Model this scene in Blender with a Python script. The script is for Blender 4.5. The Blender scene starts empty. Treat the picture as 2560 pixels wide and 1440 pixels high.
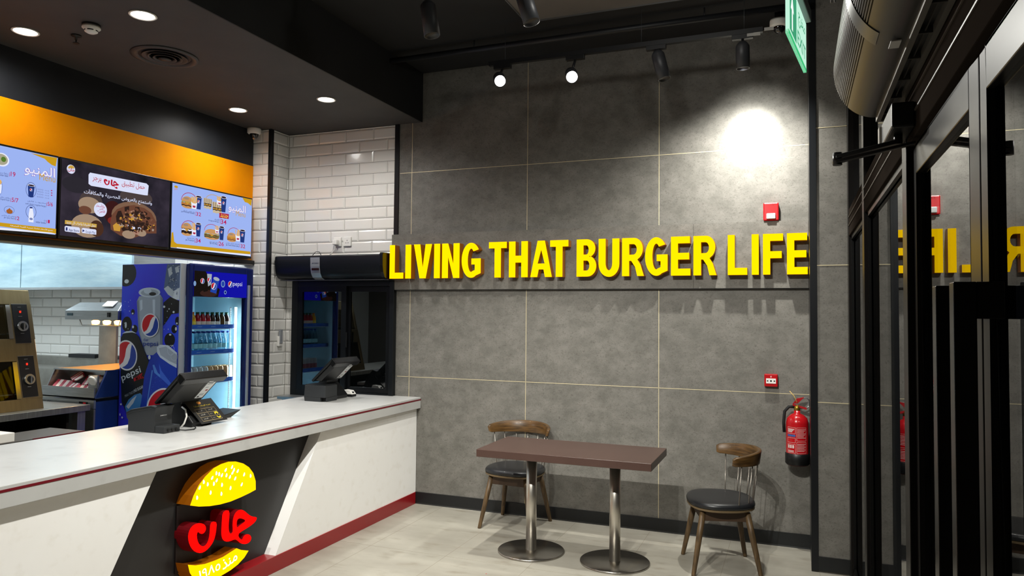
import bpy, math, random
from mathutils import Vector as V3, Matrix, Euler
from mathutils.geometry import tessellate_polygon
C = bpy.context.scene.collection
SC = bpy.context.scene
PI = math.pi

# ---------------------------------------------------------------- camera, world, exposure
cam_d = bpy.data.cameras.new('camera')
cam_d.sensor_width = 36.0
cam_d.lens = 1815.64 / 2560 * 36.0
cam_d.clip_start = 0.05
cam = bpy.data.objects.new('camera', cam_d); C.objects.link(cam)
_y, _p, _r = -0.373028446, 0.0365444096, 0.00919751836
_f = V3((math.sin(_y)*math.cos(_p), math.cos(_y)*math.cos(_p), math.sin(_p)))
_ri = V3((math.cos(_y), -math.sin(_y), 0)); _u = _ri.cross(_f)
_r2 = _ri*math.cos(_r) + _u*math.sin(_r); _u2 = -_ri*math.sin(_r) + _u*math.cos(_r)
cam.matrix_world = Matrix(((_r2.x, _u2.x, -_f.x, 0), (_r2.y, _u2.y, -_f.y, 0), (_r2.z, _u2.z, -_f.z, 1.7), (0, 0, 0, 1)))
SC.camera = cam
world = bpy.data.worlds.new('night'); SC.world = world; world.use_nodes = True
world.node_tree.nodes['Background'].inputs[0].default_value = (0.010, 0.011, 0.014, 1)
world.node_tree.nodes['Background'].inputs[1].default_value = 0.5
SC.view_settings.view_transform = 'Standard'
SC.view_settings.look = 'None'
SC.view_settings.gamma = 1.0
SC.view_settings.use_curve_mapping = False
SC.view_settings.exposure = 0.0

def lamp_spot(loc, aim, watts, deg, blend=0.6, size=0.04, col=(1, 0.94, 0.86), parent=None):
    l = bpy.data.lights.new('spot', 'SPOT'); l.energy = watts; l.spot_size = math.radians(deg); l.spot_blend = blend
    l.shadow_soft_size = size; l.color = col
    o = bpy.data.objects.new('spot_beam', l); C.objects.link(o)
    o.location = loc; o.rotation_euler = (V3(aim) - V3(loc)).to_track_quat('-Z', 'Y').to_euler()
    return o
def lamp_area(loc, aim, watts, sx, sy, col=(1, 1, 1), spread=180):
    l = bpy.data.lights.new('area', 'AREA'); l.energy = watts; l.shape = 'RECTANGLE'; l.size = sx; l.size_y = sy; l.color = col
    l.spread = math.radians(spread)
    o = bpy.data.objects.new('area_lamp', l); C.objects.link(o)
    o.location = loc; o.rotation_euler = (V3(aim) - V3(loc)).to_track_quat('-Z', 'Y').to_euler()
    return o

# spot heads of the dining track behind the camera (they light the end wall, table and floor)
WARM = (1.0, 0.985, 0.915)
K = 1.0
for (x, ax, az, w) in ((-2.3, -2.4, .35, 350), (-1.15, -1.35, .95, 500), (-0.85, -0.45, .6, 290)):
    lamp_spot((x, 0.9, 3.70), (ax, 5.6, az), w*K, 52, 1.0, 0.025, WARM)
# downlights of the dining ceiling ahead of and behind the camera
for (x, y, w) in ((-1.65, 1.4, 200), (-1.65, 2.9, 345), (-1.65, 4.3, 285), (-0.9, -0.4, 80)):
    lamp_spot((x, y, 3.80), (x-1.1, y, 0), w*K, 95, 0.9, 0.04, WARM)
# lit track heads just above the picture, under the grey ceiling board
for x in (-0.9, -0.5):
    _l = bpy.data.lights.new('track_glow', 'POINT'); _l.energy = 7; _l.shadow_soft_size = 0.045; _l.color = WARM
    _o = bpy.data.objects.new('track_glow', _l); C.objects.link(_o); _o.location = (x, 3.9, 3.60)
# kitchen ceiling panels
lamp_area((-7.5, 4.5, 2.66), (-7.4, 4.7, 0), 55*K, 1.6, 0.9, (0.80, 0.93, 1.0))
lamp_area((-6.3, 1.8, 2.66), (-6.3, 1.8, 0), 45*K, 1.6, 1.6, (0.86, 0.95, 1.0))

lamp_area((-5.75, 5.0, 2.66), (-5.75, 5.3, 0), 30*K, .5, .9, (0.85, 0.95, 1.0))  # added unseen lamp, brightens the back wall above the fridge

# ---------------------------------------------------------------- materials
def lin(h):
    if isinstance(h, str):
        c = [int(h[i:i+2], 16)/255 for i in (0, 2, 4)]
        return tuple(x/12.92 if x <= 0.04045 else ((x+0.055)/1.055)**2.4 for x in c)
    return tuple(h)
MATS = {}
def P(name, col, rough=0.5, metal=0.0, emit=0.0, emit_col=None, trans=0.0, alpha=1.0, coat=0.0, spec=0.5, ior=1.45):
    if name in MATS: return MATS[name]
    m = bpy.data.materials.new(name); m.use_nodes = True
    b = m.node_tree.nodes['Principled BSDF']
    c = lin(col) + (1,)
    b.inputs['Base Color'].default_value = c
    b.inputs['Roughness'].default_value = rough
    b.inputs['Metallic'].default_value = metal
    b.inputs['Specular IOR Level'].default_value = spec
    b.inputs['IOR'].default_value = ior
    if trans: b.inputs['Transmission Weight'].default_value = trans
    if alpha < 1: b.inputs['Alpha'].default_value = alpha
    if coat: b.inputs['Coat Weight'].default_value = coat
    if emit:
        b.inputs['Emission Color'].default_value = (lin(emit_col) if emit_col else lin(col)) + (1,)
        b.inputs['Emission Strength'].default_value = emit
    MATS[name] = m
    return m
def nodes(m):
    return m.node_tree, m.node_tree.nodes, m.node_tree.links, m.node_tree.nodes['Principled BSDF']
def mottled(name, c0, c1, scale, rough=0.5, detail=8, stretch=(1, 1, 1), bump=0.0, c2=None, rough2=None, metal=0.0, scale2=None, coat=0.0):
    """two or three colours blended by noise in object space"""
    m = P(name, c0, rough, metal, coat=coat); nt, nd, lk, b = nodes(m)
    tc = nd.new('ShaderNodeTexCoord'); mp = nd.new('ShaderNodeMapping'); mp.inputs['Scale'].default_value = stretch
    lk.new(tc.outputs['Object'], mp.inputs[0])
    n = nd.new('ShaderNodeTexNoise'); n.inputs['Scale'].default_value = scale; n.inputs['Detail'].default_value = detail; n.inputs['Roughness'].default_value = 0.62
    lk.new(mp.outputs[0], n.inputs['Vector'])
    r = nd.new('ShaderNodeValToRGB'); r.color_ramp.elements[0].position = 0.33; r.color_ramp.elements[1].position = 0.67
    r.color_ramp.elements[0].color = lin(c0)+(1,); r.color_ramp.elements[1].color = lin(c1)+(1,)
    lk.new(n.outputs['Fac'], r.inputs[0]); out = r.outputs[0]
    if c2:
        n2 = nd.new('ShaderNodeTexNoise'); n2.inputs['Scale'].default_value = scale2 or scale*7; n2.inputs['Detail'].default_value = 6
        lk.new(mp.outputs[0], n2.inputs['Vector'])
        r2 = nd.new('ShaderNodeValToRGB'); r2.color_ramp.elements[0].position = 0.56; r2.color_ramp.elements[1].position = 0.72
        r2.color_ramp.elements[0].color = (0, 0, 0, 1); r2.color_ramp.elements[1].color = (0.75, 0.75, 0.75, 1)
        lk.new(n2.outputs['Fac'], r2.inputs[0])
        mx = nd.new('ShaderNodeMix'); mx.data_type = 'RGBA'
        lk.new(r2.outputs[0], mx.inputs['Factor']); lk.new(out, mx.inputs['A']); mx.inputs['B'].default_value = lin(c2)+(1,)
        out = mx.outputs['Result']
    lk.new(out, b.inputs['Base Color'])
    if rough2 is not None:
        mr = nd.new('ShaderNodeMapRange'); mr.inputs['To Min'].default_value = rough; mr.inputs['To Max'].default_value = rough2
        lk.new(n.outputs['Fac'], mr.inputs['Value']); lk.new(mr.outputs[0], b.inputs['Roughness'])
    if bump:
        bp = nd.new('ShaderNodeBump'); bp.inputs['Strength'].default_value = bump; bp.inputs['Distance'].default_value = 0.01
        lk.new(n.outputs['Fac'], bp.inputs['Height']); lk.new(bp.outputs[0], b.inputs['Normal'])
    return m
def glass_mat(name, tint=(1, 1, 1), ior=1.5, rough=0.0):
    """clear pane: Fresnel mix of mirror reflection and straight-through transmission"""
    m = bpy.data.materials.new(name); m.use_nodes = True; nt = m.node_tree; nt.nodes.clear()
    o = nt.nodes.new('ShaderNodeOutputMaterial'); f = nt.nodes.new('ShaderNodeFresnel'); f.inputs[0].default_value = ior
    t = nt.nodes.new('ShaderNodeBsdfTransparent'); t.inputs[0].default_value = tuple(tint)+(1,)
    ge = nt.nodes.new('ShaderNodeNewGeometry'); mr = nt.nodes.new('ShaderNodeMapRange')   # same Fresnel on both faces of the pane
    mr.inputs['To Min'].default_value = ior; mr.inputs['To Max'].default_value = 1/ior
    nt.links.new(ge.outputs['Backfacing'], mr.inputs['Value']); nt.links.new(mr.outputs[0], f.inputs[0])
    g = nt.nodes.new('ShaderNodeBsdfGlossy'); g.inputs['Roughness'].default_value = rough
    mx = nt.nodes.new('ShaderNodeMixShader')
    nt.links.new(f.outputs[0], mx.inputs[0]); nt.links.new(t.outputs[0], mx.inputs[1]); nt.links.new(g.outputs[0], mx.inputs[2])
    nt.links.new(mx.outputs[0], o.inputs[0]); MATS[name] = m
    return m
def emis(name, col, s=1.0):
    if name in MATS: return MATS[name]
    m = bpy.data.materials.new(name); m.use_nodes = True; nt = m.node_tree; nt.nodes.clear()
    o = nt.nodes.new('ShaderNodeOutputMaterial'); e = nt.nodes.new('ShaderNodeEmission')
    e.inputs[0].default_value = lin(col)+(1,); e.inputs[1].default_value = s
    nt.links.new(e.outputs[0], o.inputs[0]); MATS[name] = m
    return m

# ---------------------------------------------------------------- mesh builder
ORG = {}
def tess(loops):
    return tessellate_polygon([[V3((p[0], p[1], 0)) for p in l] for l in loops])
class MB:
    def __init__(s): s.v = []; s.f = []; s.mi = []; s.mats = []; s.cur = 0; s.sm = []; s.smooth = False
    def mat(s, m):
        if m not in s.mats: s.mats.append(m)
        s.cur = s.mats.index(m); return s
    def face(s, idx): s.f.append(tuple(idx)); s.mi.append(s.cur); s.sm.append(s.smooth)
    def quad(s, a, b, c, d):
        n = len(s.v); s.v += [tuple(a), tuple(b), tuple(c), tuple(d)]; s.face((n, n+1, n+2, n+3)); return s
    def box(s, x0, y0, z0, x1, y1, z1):
        x0, x1 = min(x0, x1), max(x0, x1); y0, y1 = min(y0, y1), max(y0, y1); z0, z1 = min(z0, z1), max(z0, z1)
        n = len(s.v)
        s.v += [(x0, y0, z0), (x1, y0, z0), (x1, y1, z0), (x0, y1, z0), (x0, y0, z1), (x1, y0, z1), (x1, y1, z1), (x0, y1, z1)]
        for q in ((3, 2, 1, 0), (4, 5, 6, 7), (0, 1, 5, 4), (1, 2, 6, 5), (2, 3, 7, 6), (3, 0, 4, 7)): s.face([n+i for i in q])
        return s
    def hexa(s, p):   # eight corners: bottom 4 ccw, top 4 ccw
        n = len(s.v); s.v += [tuple(q) for q in p]
        for q in ((3, 2, 1, 0), (4, 5, 6, 7), (0, 1, 5, 4), (1, 2, 6, 5), (2, 3, 7, 6), (3, 0, 4, 7)): s.face([n+i for i in q])
        return s
    def ring(s, rows, closed=True, cap0=True, cap1=True):
        """rows: list of equal-length point rings"""
        n = len(s.v); k = len(rows[0])
        for r in rows: s.v += [tuple(p) for p in r]
        for i in range(len(rows)-1):
            for j in range(k if closed else k-1):
                a = n+i*k+j; b = n+i*k+(j+1) % k
                s.face((a, b, b+k, a+k))
        sm = s.smooth; s.smooth = False
        if cap0: s.face([n+j for j in range(k)][::-1])
        if cap1: s.face([n+(len(rows)-1)*k+j for j in range(k)])
        s.smooth = sm
        return s
    def cyl(s, p0, p1, r0, r1=None, n=20, caps=True):
        r1 = r0 if r1 is None else r1
        p0 = V3(p0); p1 = V3(p1); d = (p1-p0).normalized()
        u = d.orthogonal().normalized(); w = d.cross(u)
        sm = s.smooth; s.smooth = True
        s.ring([[p0+(u*math.cos(t)+w*math.sin(t))*r0 for t in (2*PI*i/n for i in range(n))],
                [p1+(u*math.cos(t)+w*math.sin(t))*r1 for t in (2*PI*i/n for i in range(n))]], True, caps, caps)
        s.smooth = sm
        return s
    def lathe(s, prof, c, n=28, axis=(0, 0, 1)):
        d = V3(axis).normalized(); u = d.orthogonal().normalized() if abs(d.z) < 0.999 else V3((1, 0, 0)); w = d.cross(u); c = V3(c)
        sm = s.smooth; s.smooth = True
        s.ring([[c+d*z+(u*math.cos(t)+w*math.sin(t))*max(r, 1e-4) for t in (2*PI*i/n for i in range(n))] for r, z in prof], True, True, True)
        s.smooth = sm
        return s
    def tube(s, pts, r, n=8):
        pts = [V3(p) for p in pts]; rows = []; prev = None
        for i, p in enumerate(pts):
            t = (pts[min(i+1, len(pts)-1)]-pts[max(i-1, 0)]).normalized()
            u = prev - t*prev.dot(t) if prev else t.orthogonal()
            u.normalize(); prev = u; w = t.cross(u)
            rows.append([p+(u*math.cos(a)+w*math.sin(a))*r for a in (2*PI*k/n for k in range(n))])
        sm = s.smooth; s.smooth = True; s.ring(rows); s.smooth = sm
        return s
    def prism(s, loops, fn, d0, d1, sides=True, front=True, back=True):
        """loops: outer + holes in 2D; fn(u,v,d)->xyz; extruded from d0 (back) to d1 (front)"""
        flat = [p for l in loops for p in l]; tr = tess(loops)
        if front:
            n = len(s.v); s.v += [tuple(fn(p[0], p[1], d1)) for p in flat]
            for t in tr: s.face([n+i for i in t])
        if back and d0 != d1:
            n = len(s.v); s.v += [tuple(fn(p[0], p[1], d0)) for p in flat]
            for t in tr: s.face([n+i for i in t][::-1])
        if sides and d0 != d1:
            for l in loops:
                k = len(l); n = len(s.v)
                s.v += [tuple(fn(p[0], p[1], d0)) for p in l]+[tuple(fn(p[0], p[1], d1)) for p in l]
                for i in range(k): j = (i+1) % k; s.face((n+i, n+j, n+k+j, n+k+i))
        return s
    def add(s, verts, faces):
        n = len(s.v); s.v += [tuple(v) for v in verts]
        for f in faces: s.face([n+i for i in f])
        return s
    def build(s, name, mat=None, parent=None, bevel=0.0, origin=None, recalc=True, seg=2):
        if parent is not None: org = V3(ORG[parent.name])
        elif origin is not None: org = V3(origin)
        else:
            xs = [v[0] for v in s.v]; ys = [v[1] for v in s.v]; zs = [v[2] for v in s.v]
            org = V3(((min(xs)+max(xs))/2, (min(ys)+max(ys))/2, min(zs)))
        me = bpy.data.meshes.new(name)
        me.from_pydata([tuple(V3(v)-org) for v in s.v], [], s.f)
        for m in (s.mats or [mat]): me.materials.append(m)
        me.polygons.foreach_set('material_index', s.mi if s.mats else [0]*len(s.f))
        me.polygons.foreach_set('use_smooth', s.sm)
        me.update()
        if recalc:
            import bmesh
            b = bmesh.new(); b.from_mesh(me)
            if len(s.f) < 60000: bmesh.ops.remove_doubles(b, verts=b.verts, dist=1e-6)
            bmesh.ops.recalc_face_normals(b, faces=b.faces); b.to_mesh(me); b.free()
        o = bpy.data.objects.new(name, me); C.objects.link(o)
        if parent is not None: o.parent = parent
        else: o.location = org
        ORG[o.name] = tuple(org)
        if bevel:
            md = o.modifiers.new('edge', 'BEVEL'); md.width = bevel; md.segments = seg; md.limit_method = 'ANGLE'; md.angle_limit = math.radians(50)
        return o
def tag(o, label=None, cat=None, group=None, kind=None):
    if label: o['label'] = label
    if cat: o['category'] = cat
    if group: o['group'] = group
    if kind: o['kind'] = kind
    return o
def thing(name, label, cat, loc=(0, 0, 0), group=None, rz=0.0):
    o = bpy.data.objects.new(name, None); C.objects.link(o); o.location = loc; o.rotation_euler = (0, 0, rz)
    o.empty_display_size = 0.1
    ORG[o.name] = tuple(loc)
    return tag(o, label, cat, group)
def struct(mb, name, mat=None, parent=None, **k):
    o = mb.build(name, mat, parent, **k)
    if parent is None: tag(o, kind='structure')
    return o
def dup(root, loc, rz=None, label=None, mats=None):
    r = root.copy(); C.objects.link(r); r.location = loc
    if rz is not None: r.rotation_euler = (0, 0, rz)
    if label: r['label'] = label
    for ch in list(root.children):
        c = ch.copy(); C.objects.link(c); c.parent = r
        for g in list(ch.children):
            d = g.copy(); C.objects.link(d); d.parent = c
    return r
def pt(mb, name, mat, parent, **k): return mb.build(name, mat, parent, **k)

# ---------------------------------------------------------------- lettering
AF = {'ا': 'FE8D FE8E', 'ب': 'FE8F FE90 FE91 FE92', 'ة': 'FE93 FE94', 'ت': 'FE95 FE96 FE97 FE98', 'ج': 'FE9D FE9E FE9F FEA0', 'ح': 'FEA1 FEA2 FEA3 FEA4', 'خ': 'FEA5 FEA6 FEA7 FEA8', 'د': 'FEA9 FEAA', 'ذ': 'FEAB FEAC', 'ر': 'FEAD FEAE', 'ز': 'FEAF FEB0', 'س': 'FEB1 FEB2 FEB3 FEB4', 'ش': 'FEB5 FEB6 FEB7 FEB8', 'ص': 'FEB9 FEBA FEBB FEBC', 'ض': 'FEBD FEBE FEBF FEC0', 'ط': 'FEC1 FEC2 FEC3 FEC4', 'ع': 'FEC9 FECA FECB FECC', 'غ': 'FECD FECE FECF FED0', 'ف': 'FED1 FED2 FED3 FED4', 'ق': 'FED5 FED6 FED7 FED8', 'ك': 'FED9 FEDA FEDB FEDC', 'ل': 'FEDD FEDE FEDF FEE0', 'م': 'FEE1 FEE2 FEE3 FEE4', 'ن': 'FEE5 FEE6 FEE7 FEE8', 'ه': 'FEE9 FEEA FEEB FEEC', 'و': 'FEED FEEE', 'ي': 'FEF1 FEF2 FEF3 FEF4', 'آ': 'FE81 FE82', 'أ': 'FE83 FE84', 'ء': 'FE80'}
AF = {k: [chr(int(h, 16)) for h in v.split()] for k, v in AF.items()}
def arabic(s):
    out = []
    for w in s.split(' '):
        r = []
        for i, c in enumerate(w):
            f = AF.get(c)
            if not f: r.append(c); continue
            p = i > 0 and len(AF.get(w[i-1], '')) == 4
            n = i < len(w)-1 and len(f) == 4 and w[i+1] in AF
            r.append(f[3] if p and n else f[2] if n else f[1] if p else f[0])
        out.append(''.join(reversed(r)))
    return ' '.join(reversed(out))
TXT = {}
def glyphs(body, bold):
    """triangles of a word, scaled to a unit box"""
    k = (body, bold)
    if k in TXT: return TXT[k]
    s = arabic(body[2:]) if body.startswith('A:') else body
    c = bpy.data.curves.new('lettering', 'FONT'); c.body = s; c.resolution_u = 3
    c.offset = 0.010 if bold else 0.0
    if body.startswith('A:'): c.offset = 0.01 if bold else 0.0
    o = bpy.data.objects.new('lettering', c); C.objects.link(o)
    dg = bpy.context.evaluated_depsgraph_get(); me = bpy.data.meshes.new_from_object(o.evaluated_get(dg))
    vs = [tuple(v.co) for v in me.vertices]; fs = [tuple(p.vertices) for p in me.polygons]
    bpy.data.objects.remove(o); bpy.data.curves.remove(c); bpy.data.meshes.remove(me)
    x0 = min(v[0] for v in vs); x1 = max(v[0] for v in vs); y0 = min(v[1] for v in vs); y1 = max(v[1] for v in vs)
    TXT[k] = ([((v[0]-x0)/(x1-x0), (v[1]-y0)/(y1-y0)) for v in vs], fs, (x1-x0)/(y1-y0))
    return TXT[k]
def put_text(mb, body, O, U, W, w, h, bold=0, rot=0.0):
    """lettering in the box from O along U (width w) and W (height h)"""
    vs, fs, asp = glyphs(body, bold); O = V3(O); U = V3(U); W = V3(W)
    if w is None: w = h*asp
    c, s_ = math.cos(rot), math.sin(rot)
    mb.add([O+U*(a*w*c-b*h*s_)+W*(a*w*s_+b*h*c) for a, b in vs], fs)

# flat artwork on a plane: origin plane given by fn(u, v, layer)
class Art:
    def __init__(s, fn, pal, clip=None): s.mb = MB(); s.fn = fn; s.pal = pal; s.k = 0; s.clip = clip
    def next(s): s.k += 1; return s.k*0.00007
    def poly(s, col, pts):
        if s.clip:
            pts = [(min(max(p[0], s.clip[0]), s.clip[1]), min(p[1], s.clip[2] if len(s.clip) > 2 else 99)) for p in pts]; pts = [p for i, p in enumerate(pts) if p != pts[i-1]]
        d = s.next(); s.mb.mat(s.pal(col)); s.mb.prism([pts], s.fn, d, d, sides=False, back=False)
    def ell(s, col, cx, cy, rx, ry, rot=0, n=24, a0=0, a1=2*PI):
        c, sn = math.cos(rot), math.sin(rot); P_ = []
        for i in range(n):
            t = a0+(a1-a0)*i/(n-(0 if a1-a0 > 6.2 else 1)); x = rx*math.cos(t); y = ry*math.sin(t); P_.append((cx+x*c-y*sn, cy+x*sn+y*c))
        s.poly(col, P_)
    def ringarc(s, col, cx, cy, rx, ry, w, a0=0.0, a1=2*PI, n=28):
        d = s.next(); s.mb.mat(s.pal(col))
        for i in range(n):
            t0 = a0+(a1-a0)*i/n; t1 = a0+(a1-a0)*(i+1)/n
            q = [(cx+(rx+k)*math.cos(t), cy+(ry+k)*math.sin(t)) for t, k in ((t0, -w/2), (t1, -w/2), (t1, w/2), (t0, w/2))]
            s.mb.quad(*[s.fn(a, b, d) for a, b in q])
    def text(s, col, body, u, v, w, h, bold=0, rot=0):
        if col == 'lilac': s.text('violet', body, u-.003, v-.003, w, h, 1, rot); s.text('violet', body, u+.003, v+.002, w, h, 1, rot); col = 'plate'
        d = s.next(); s.mb.mat(s.pal(col)); O = V3(s.fn(u, v, d)); U = (V3(s.fn(u+1, v, d))-O); W = (V3(s.fn(u, v+1, d))-O)
        put_text(s.mb, body, O, U, W, w, h, bold, rot)
    def globe(s, cx, cy, rx, ry, rot=0.0, pre=''):
        rot += 0.42
        s.ell('g_white', cx, cy, rx, ry, rot, 32)
        a = 0.9; c, sn = math.cos(rot), math.sin(rot)
        def T(x, y): return (cx+x*rx*c-y*ry*sn, cy+x*rx*sn+y*ry*c)
        up = [(a*math.cos(t), a*math.sin(t)) for t in [math.radians(d) for d in range(35, 196, 8)]]
        wv = [(-0.87, -0.25), (-0.5, -0.22), (-0.15, 0.0), (0.2, 0.35), (0.5, 0.5)]
        s.poly('g_red', [T(*q) for q in up+wv])
        lo = [(a*math.cos(t), a*math.sin(t)) for t in [math.radians(d) for d in range(212, 382, 8)]]
        wv2 = [(0.83, 0.36), (0.55, 0.1), (0.2, -0.3), (-0.2, -0.52), (-0.5, -0.53)]
        s.poly('g_blue', [T(*q) for q in lo+wv2])
    def cup(s, cx, cy, rx, ry):
        s.poly('cupblue', [(cx-rx, cy+ry*.8), (cx+rx, cy+ry*.8), (cx+rx*.68, cy-ry), (cx-rx*.68, cy-ry)])
        s.ell('g_white', cx, cy+ry*.8, rx*1.05, ry*.17); s.ell('cola', cx, cy+ry*.8, rx*.9, ry*.13)
        s.globe(cx, cy+ry*.1, rx*.42, rx*.42)
    def chips(s, cx, cy, rx, ry):
        random.seed(int(cx*1000))
        for i in range(7):
            x = cx-rx*.7+1.4*rx*i/6; t = random.uniform(-.25, .25); h = random.uniform(.75, 1.0)
            s.poly('fries', [(x-rx*.13, cy-ry*.3), (x+rx*.13, cy-ry*.3), (x+rx*.13+t*ry, cy+ry*h), (x-rx*.13+t*ry, cy+ry*h)])
        s.poly('plate', [(cx-rx, cy+ry*.05), (cx-rx*.4, cy-ry*.15), (cx+rx*.4, cy-ry*.15), (cx+rx, cy+ry*.05), (cx+rx*.75, cy-ry), (cx-rx*.75, cy-ry)])
        s.poly('crimson', [(cx-rx*.5, cy-ry*.5), (cx+rx*.5, cy-ry*.5), (cx+rx*.4, cy-ry*.8), (cx-rx*.4, cy-ry*.8)])
    def burger(s, kind, cx, cy, rx, ry):
        B = lambda y0, y1, col, w=1.0, n=9, j=.06: s.poly(col, [(cx-rx*w+2*rx*w*i/n, cy+ry*(y1+j*math.sin(i*2.1))) for i in range(n+1)]+[(cx+rx*w-2*rx*w*i/n, cy+ry*(y0+j*math.cos(i*1.7))) for i in range(n+1)])
        if kind == 'panini':
            B(-.95, -.45, 'toast', .8); B(-.5, .05, 'beefdark', .85); B(-.35, -.15, 'cheese', .8); B(.0, .85, 'toast', .95, 9, .02)
            for i in range(5): x = cx-rx*.75+rx*1.5*i/4; s.poly('grill', [(x-rx*.05, cy+ry*.8), (x+rx*.05, cy+ry*.8), (x+rx*.05, cy+ry*.08), (x-rx*.05, cy+ry*.08)])
            return
        s.ell('bun', cx, cy-ry*.6, rx*.92, ry*.38)
        B(-.6, -.15, 'beefdark', .95)
        if kind == 'bun2': B(-.2, .0, 'plate', .9); B(.0, .3, 'beefdark', .9); B(.12, .38, 'leaf', .95)
        elif kind == 'bun1': B(-.45, -.05, 'crisp', 1.0); B(-.05, .22, 'lettuce', .95)
        elif kind == 'bun3': B(-.5, .1, 'crisp', 1.0); B(-.1, .3, 'cheese', .8)
        else: B(-.45, .05, 'lettuce', .98); B(-.35, -.1, 'beef', .95)
        s.poly('cheese', [(cx-rx*.4, cy+ry*.05), (cx+rx*.35, cy+ry*.05), (cx, cy-ry*.4)])
        pts = [(cx+rx*.95*math.cos(t), cy+ry*.1+ry*.85*math.sin(t)) for t in [PI*i/16 for i in range(17)]]
        s.poly('bun', pts)
        if kind != 'hotdog': s.ell('bunlight', cx-rx*.2, cy+ry*.6, rx*.45, ry*.18)
    def draw(s, items):
        for it in items:
            k = it[0]
            if k == 'P': s.poly(it[1], it[2])
            elif k == 'E': s.ell(it[1], *it[2:6])
            elif k == 'O': s.ringarc(it[1], *it[2:6], min(it[4], it[5])*.07) if it[1] in ('navy', 'silverlight') else s.ringarc(it[1], *it[2:6], min(it[4], it[5])*.07, 0.0, PI)
            elif k == 'T': s.text(it[6], it[1], it[2], it[3], it[4], it[5], it[7], it[8] if len(it) > 8 else 0)
            elif k == 'J':
                _, col, x, y, w, h = it; f = lambda q: (x+(q[0]-3.176)/.561*w, y+(q[1]-.266)/.25*h)
                s.poly(col, [f(q) for q in NOON]); s.poly(col, [f(q) for q in ALEF]); s.poly('plate2', [f(q) for q in HOLE])
            elif k == 'U': s.cup(*it[2:6])
            elif k == 'G' and it[1] == 'fries': s.chips(*it[2:6])
            elif k == 'G': s.globe(*it[2:6], it[6] if len(it) > 6 else 0)
            elif k == 'R': s.burger(it[1], *it[2:6])

# ---------------------------------------------------------------- shared materials
D = 5.825
black = P('black_paint', '17181a', 0.55)
ceil_black = mottled('black_ceiling_paint', '121315', '191a1c', 3, 0.75)
soffit_m = mottled('charcoal_ceiling_paint', '393736', '413f3d', 2.5, 0.7)
alu = P('black_anodised_aluminium', '1d1d1d', 0.32, 0.35)
alu_gl = P('dark_bronze_aluminium', '37342f', 0.26, 0.8)
tile_m = mottled('concrete_look_tile', '62605a', '797670', 8, 0.60, 15, (1, 1, 1.3), 0.04, '4a4640', None, 0, 70)
MATS['concrete_look_tile'].node_tree.nodes['Color Ramp.001'].color_ramp.elements[1].color = (.65, .65, .65, 1)
MATS['concrete_look_tile'].node_tree.nodes['Color Ramp.001'].color_ramp.elements[0].position = .52
MATS['concrete_look_tile'].node_tree.nodes['Noise Texture.001'].inputs['Distortion'].default_value = 1.2
MATS['concrete_look_tile'].node_tree.nodes['Noise Texture'].inputs['Roughness'].default_value = .64
grout_gold = P('pale_gold_joint', 'd8cba6', 0.45, 0.3)
grout_dark = P('grey_grout', '706e67', 0.9)
subway = P('white_glazed_tile', 'e4e2dc', 0.16, coat=0.3)
white_q = mottled('white_quartz', 'c2c2c0', 'b9b9b7', 2.2, 0.28, 9, (1, 1, 1), 0, 'b1b0ae', None, 0, 9)
panel_w = mottled('white_panel', 'fbfaf8', 'f8f6f3', 1.2, 0.4, 6, (1, 1, 1), 0, 'f2efea', None, 0, 14)
burgundy = P('burgundy_gloss', '8e1118', 0.3, coat=0.3)
dark_panel = P('black_satin_panel', '262525', 0.42)
orange = mottled('orange_paint', 'f08e00', 'f59a02', 2, 0.6)
MATS['orange_paint'].node_tree.nodes['Principled BSDF'].inputs['Specular IOR Level'].default_value = .06
steel = mottled('brushed_steel', 'b4b7b9', 'a0a4a6', 6, 0.26, 4, (1, 1, 14), 0, None, 0.38, .85)
steel_v = mottled('brushed_steel_dull', 'a5a39c', '8d8b85', 5, 0.32, 4, (1, 12, 1), 0, None, 0.42, .85)
chrome = P('polished_steel', 'c4c4c2', 0.12, 1.0)
pane = glass_mat('window_glass', (0.93, 0.95, 0.95), 1.52)
pane_dark = glass_mat('shopfront_glass', (0.55, 0.57, 0.57), 1.75)
plastic_w = P('white_plastic', 'e6e4de', 0.4)
plastic_b = P('black_plastic', '0e0f10', 0.4)
plastic_g = P('charcoal_plastic', '2b2d2f', 0.5)
rubber = P('black_rubber', '0c0c0d', 0.7)
dome_m = P('smoked_dome', '141416', 0.05, coat=1.0)
red_p = P('red_plastic', 'b00a14', 0.3)
lamp_on = emis('lit_lens', 'fff6ea', 14)

# ---------------------------------------------------------------- floor
floor_m = mottled('beige_porcelain', '959085', 'aba79b', 1.5, 0.30, 10, (1, 2.2, 1), 0.0, '8a8375', 0.42, 0, 5)
struct(MB().box(-8.7, -2, -0.05, 0.45, D+0.1, 0), 'floor', floor_m, origin=(0, 0, 0))
jm = P('floor_joint', '8f8879', 0.8)
jb = MB()
for i in range(-1, 6): jb.box(-2.911+0.61*i-0.0013, -2, 0, -2.911+0.61*i+0.0013, 5.8, 0.0004)
for y in (4.645, 3.425, 2.205, 0.985): jb.box(-3.19, y-0.0013, 0, 0.3, y+0.0013, 0.0004)
struct(jb, 'floor_joints', jm)
tag(MB().box(-1.903, 4.435, 0, -1.897, 4.441, 0.001).build('red_sticker_dot', P('red_paper', 'c01830', 0.6)), 'tiny red paper speck lying on the beige floor tiles', 'speck')
struct(MB().box(0.46, -3, -0.06, 6, 9, -0.02), 'ground', P('dark_paving', '2a2a2a', 0.8), origin=(0.5, 0, 0))

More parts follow.
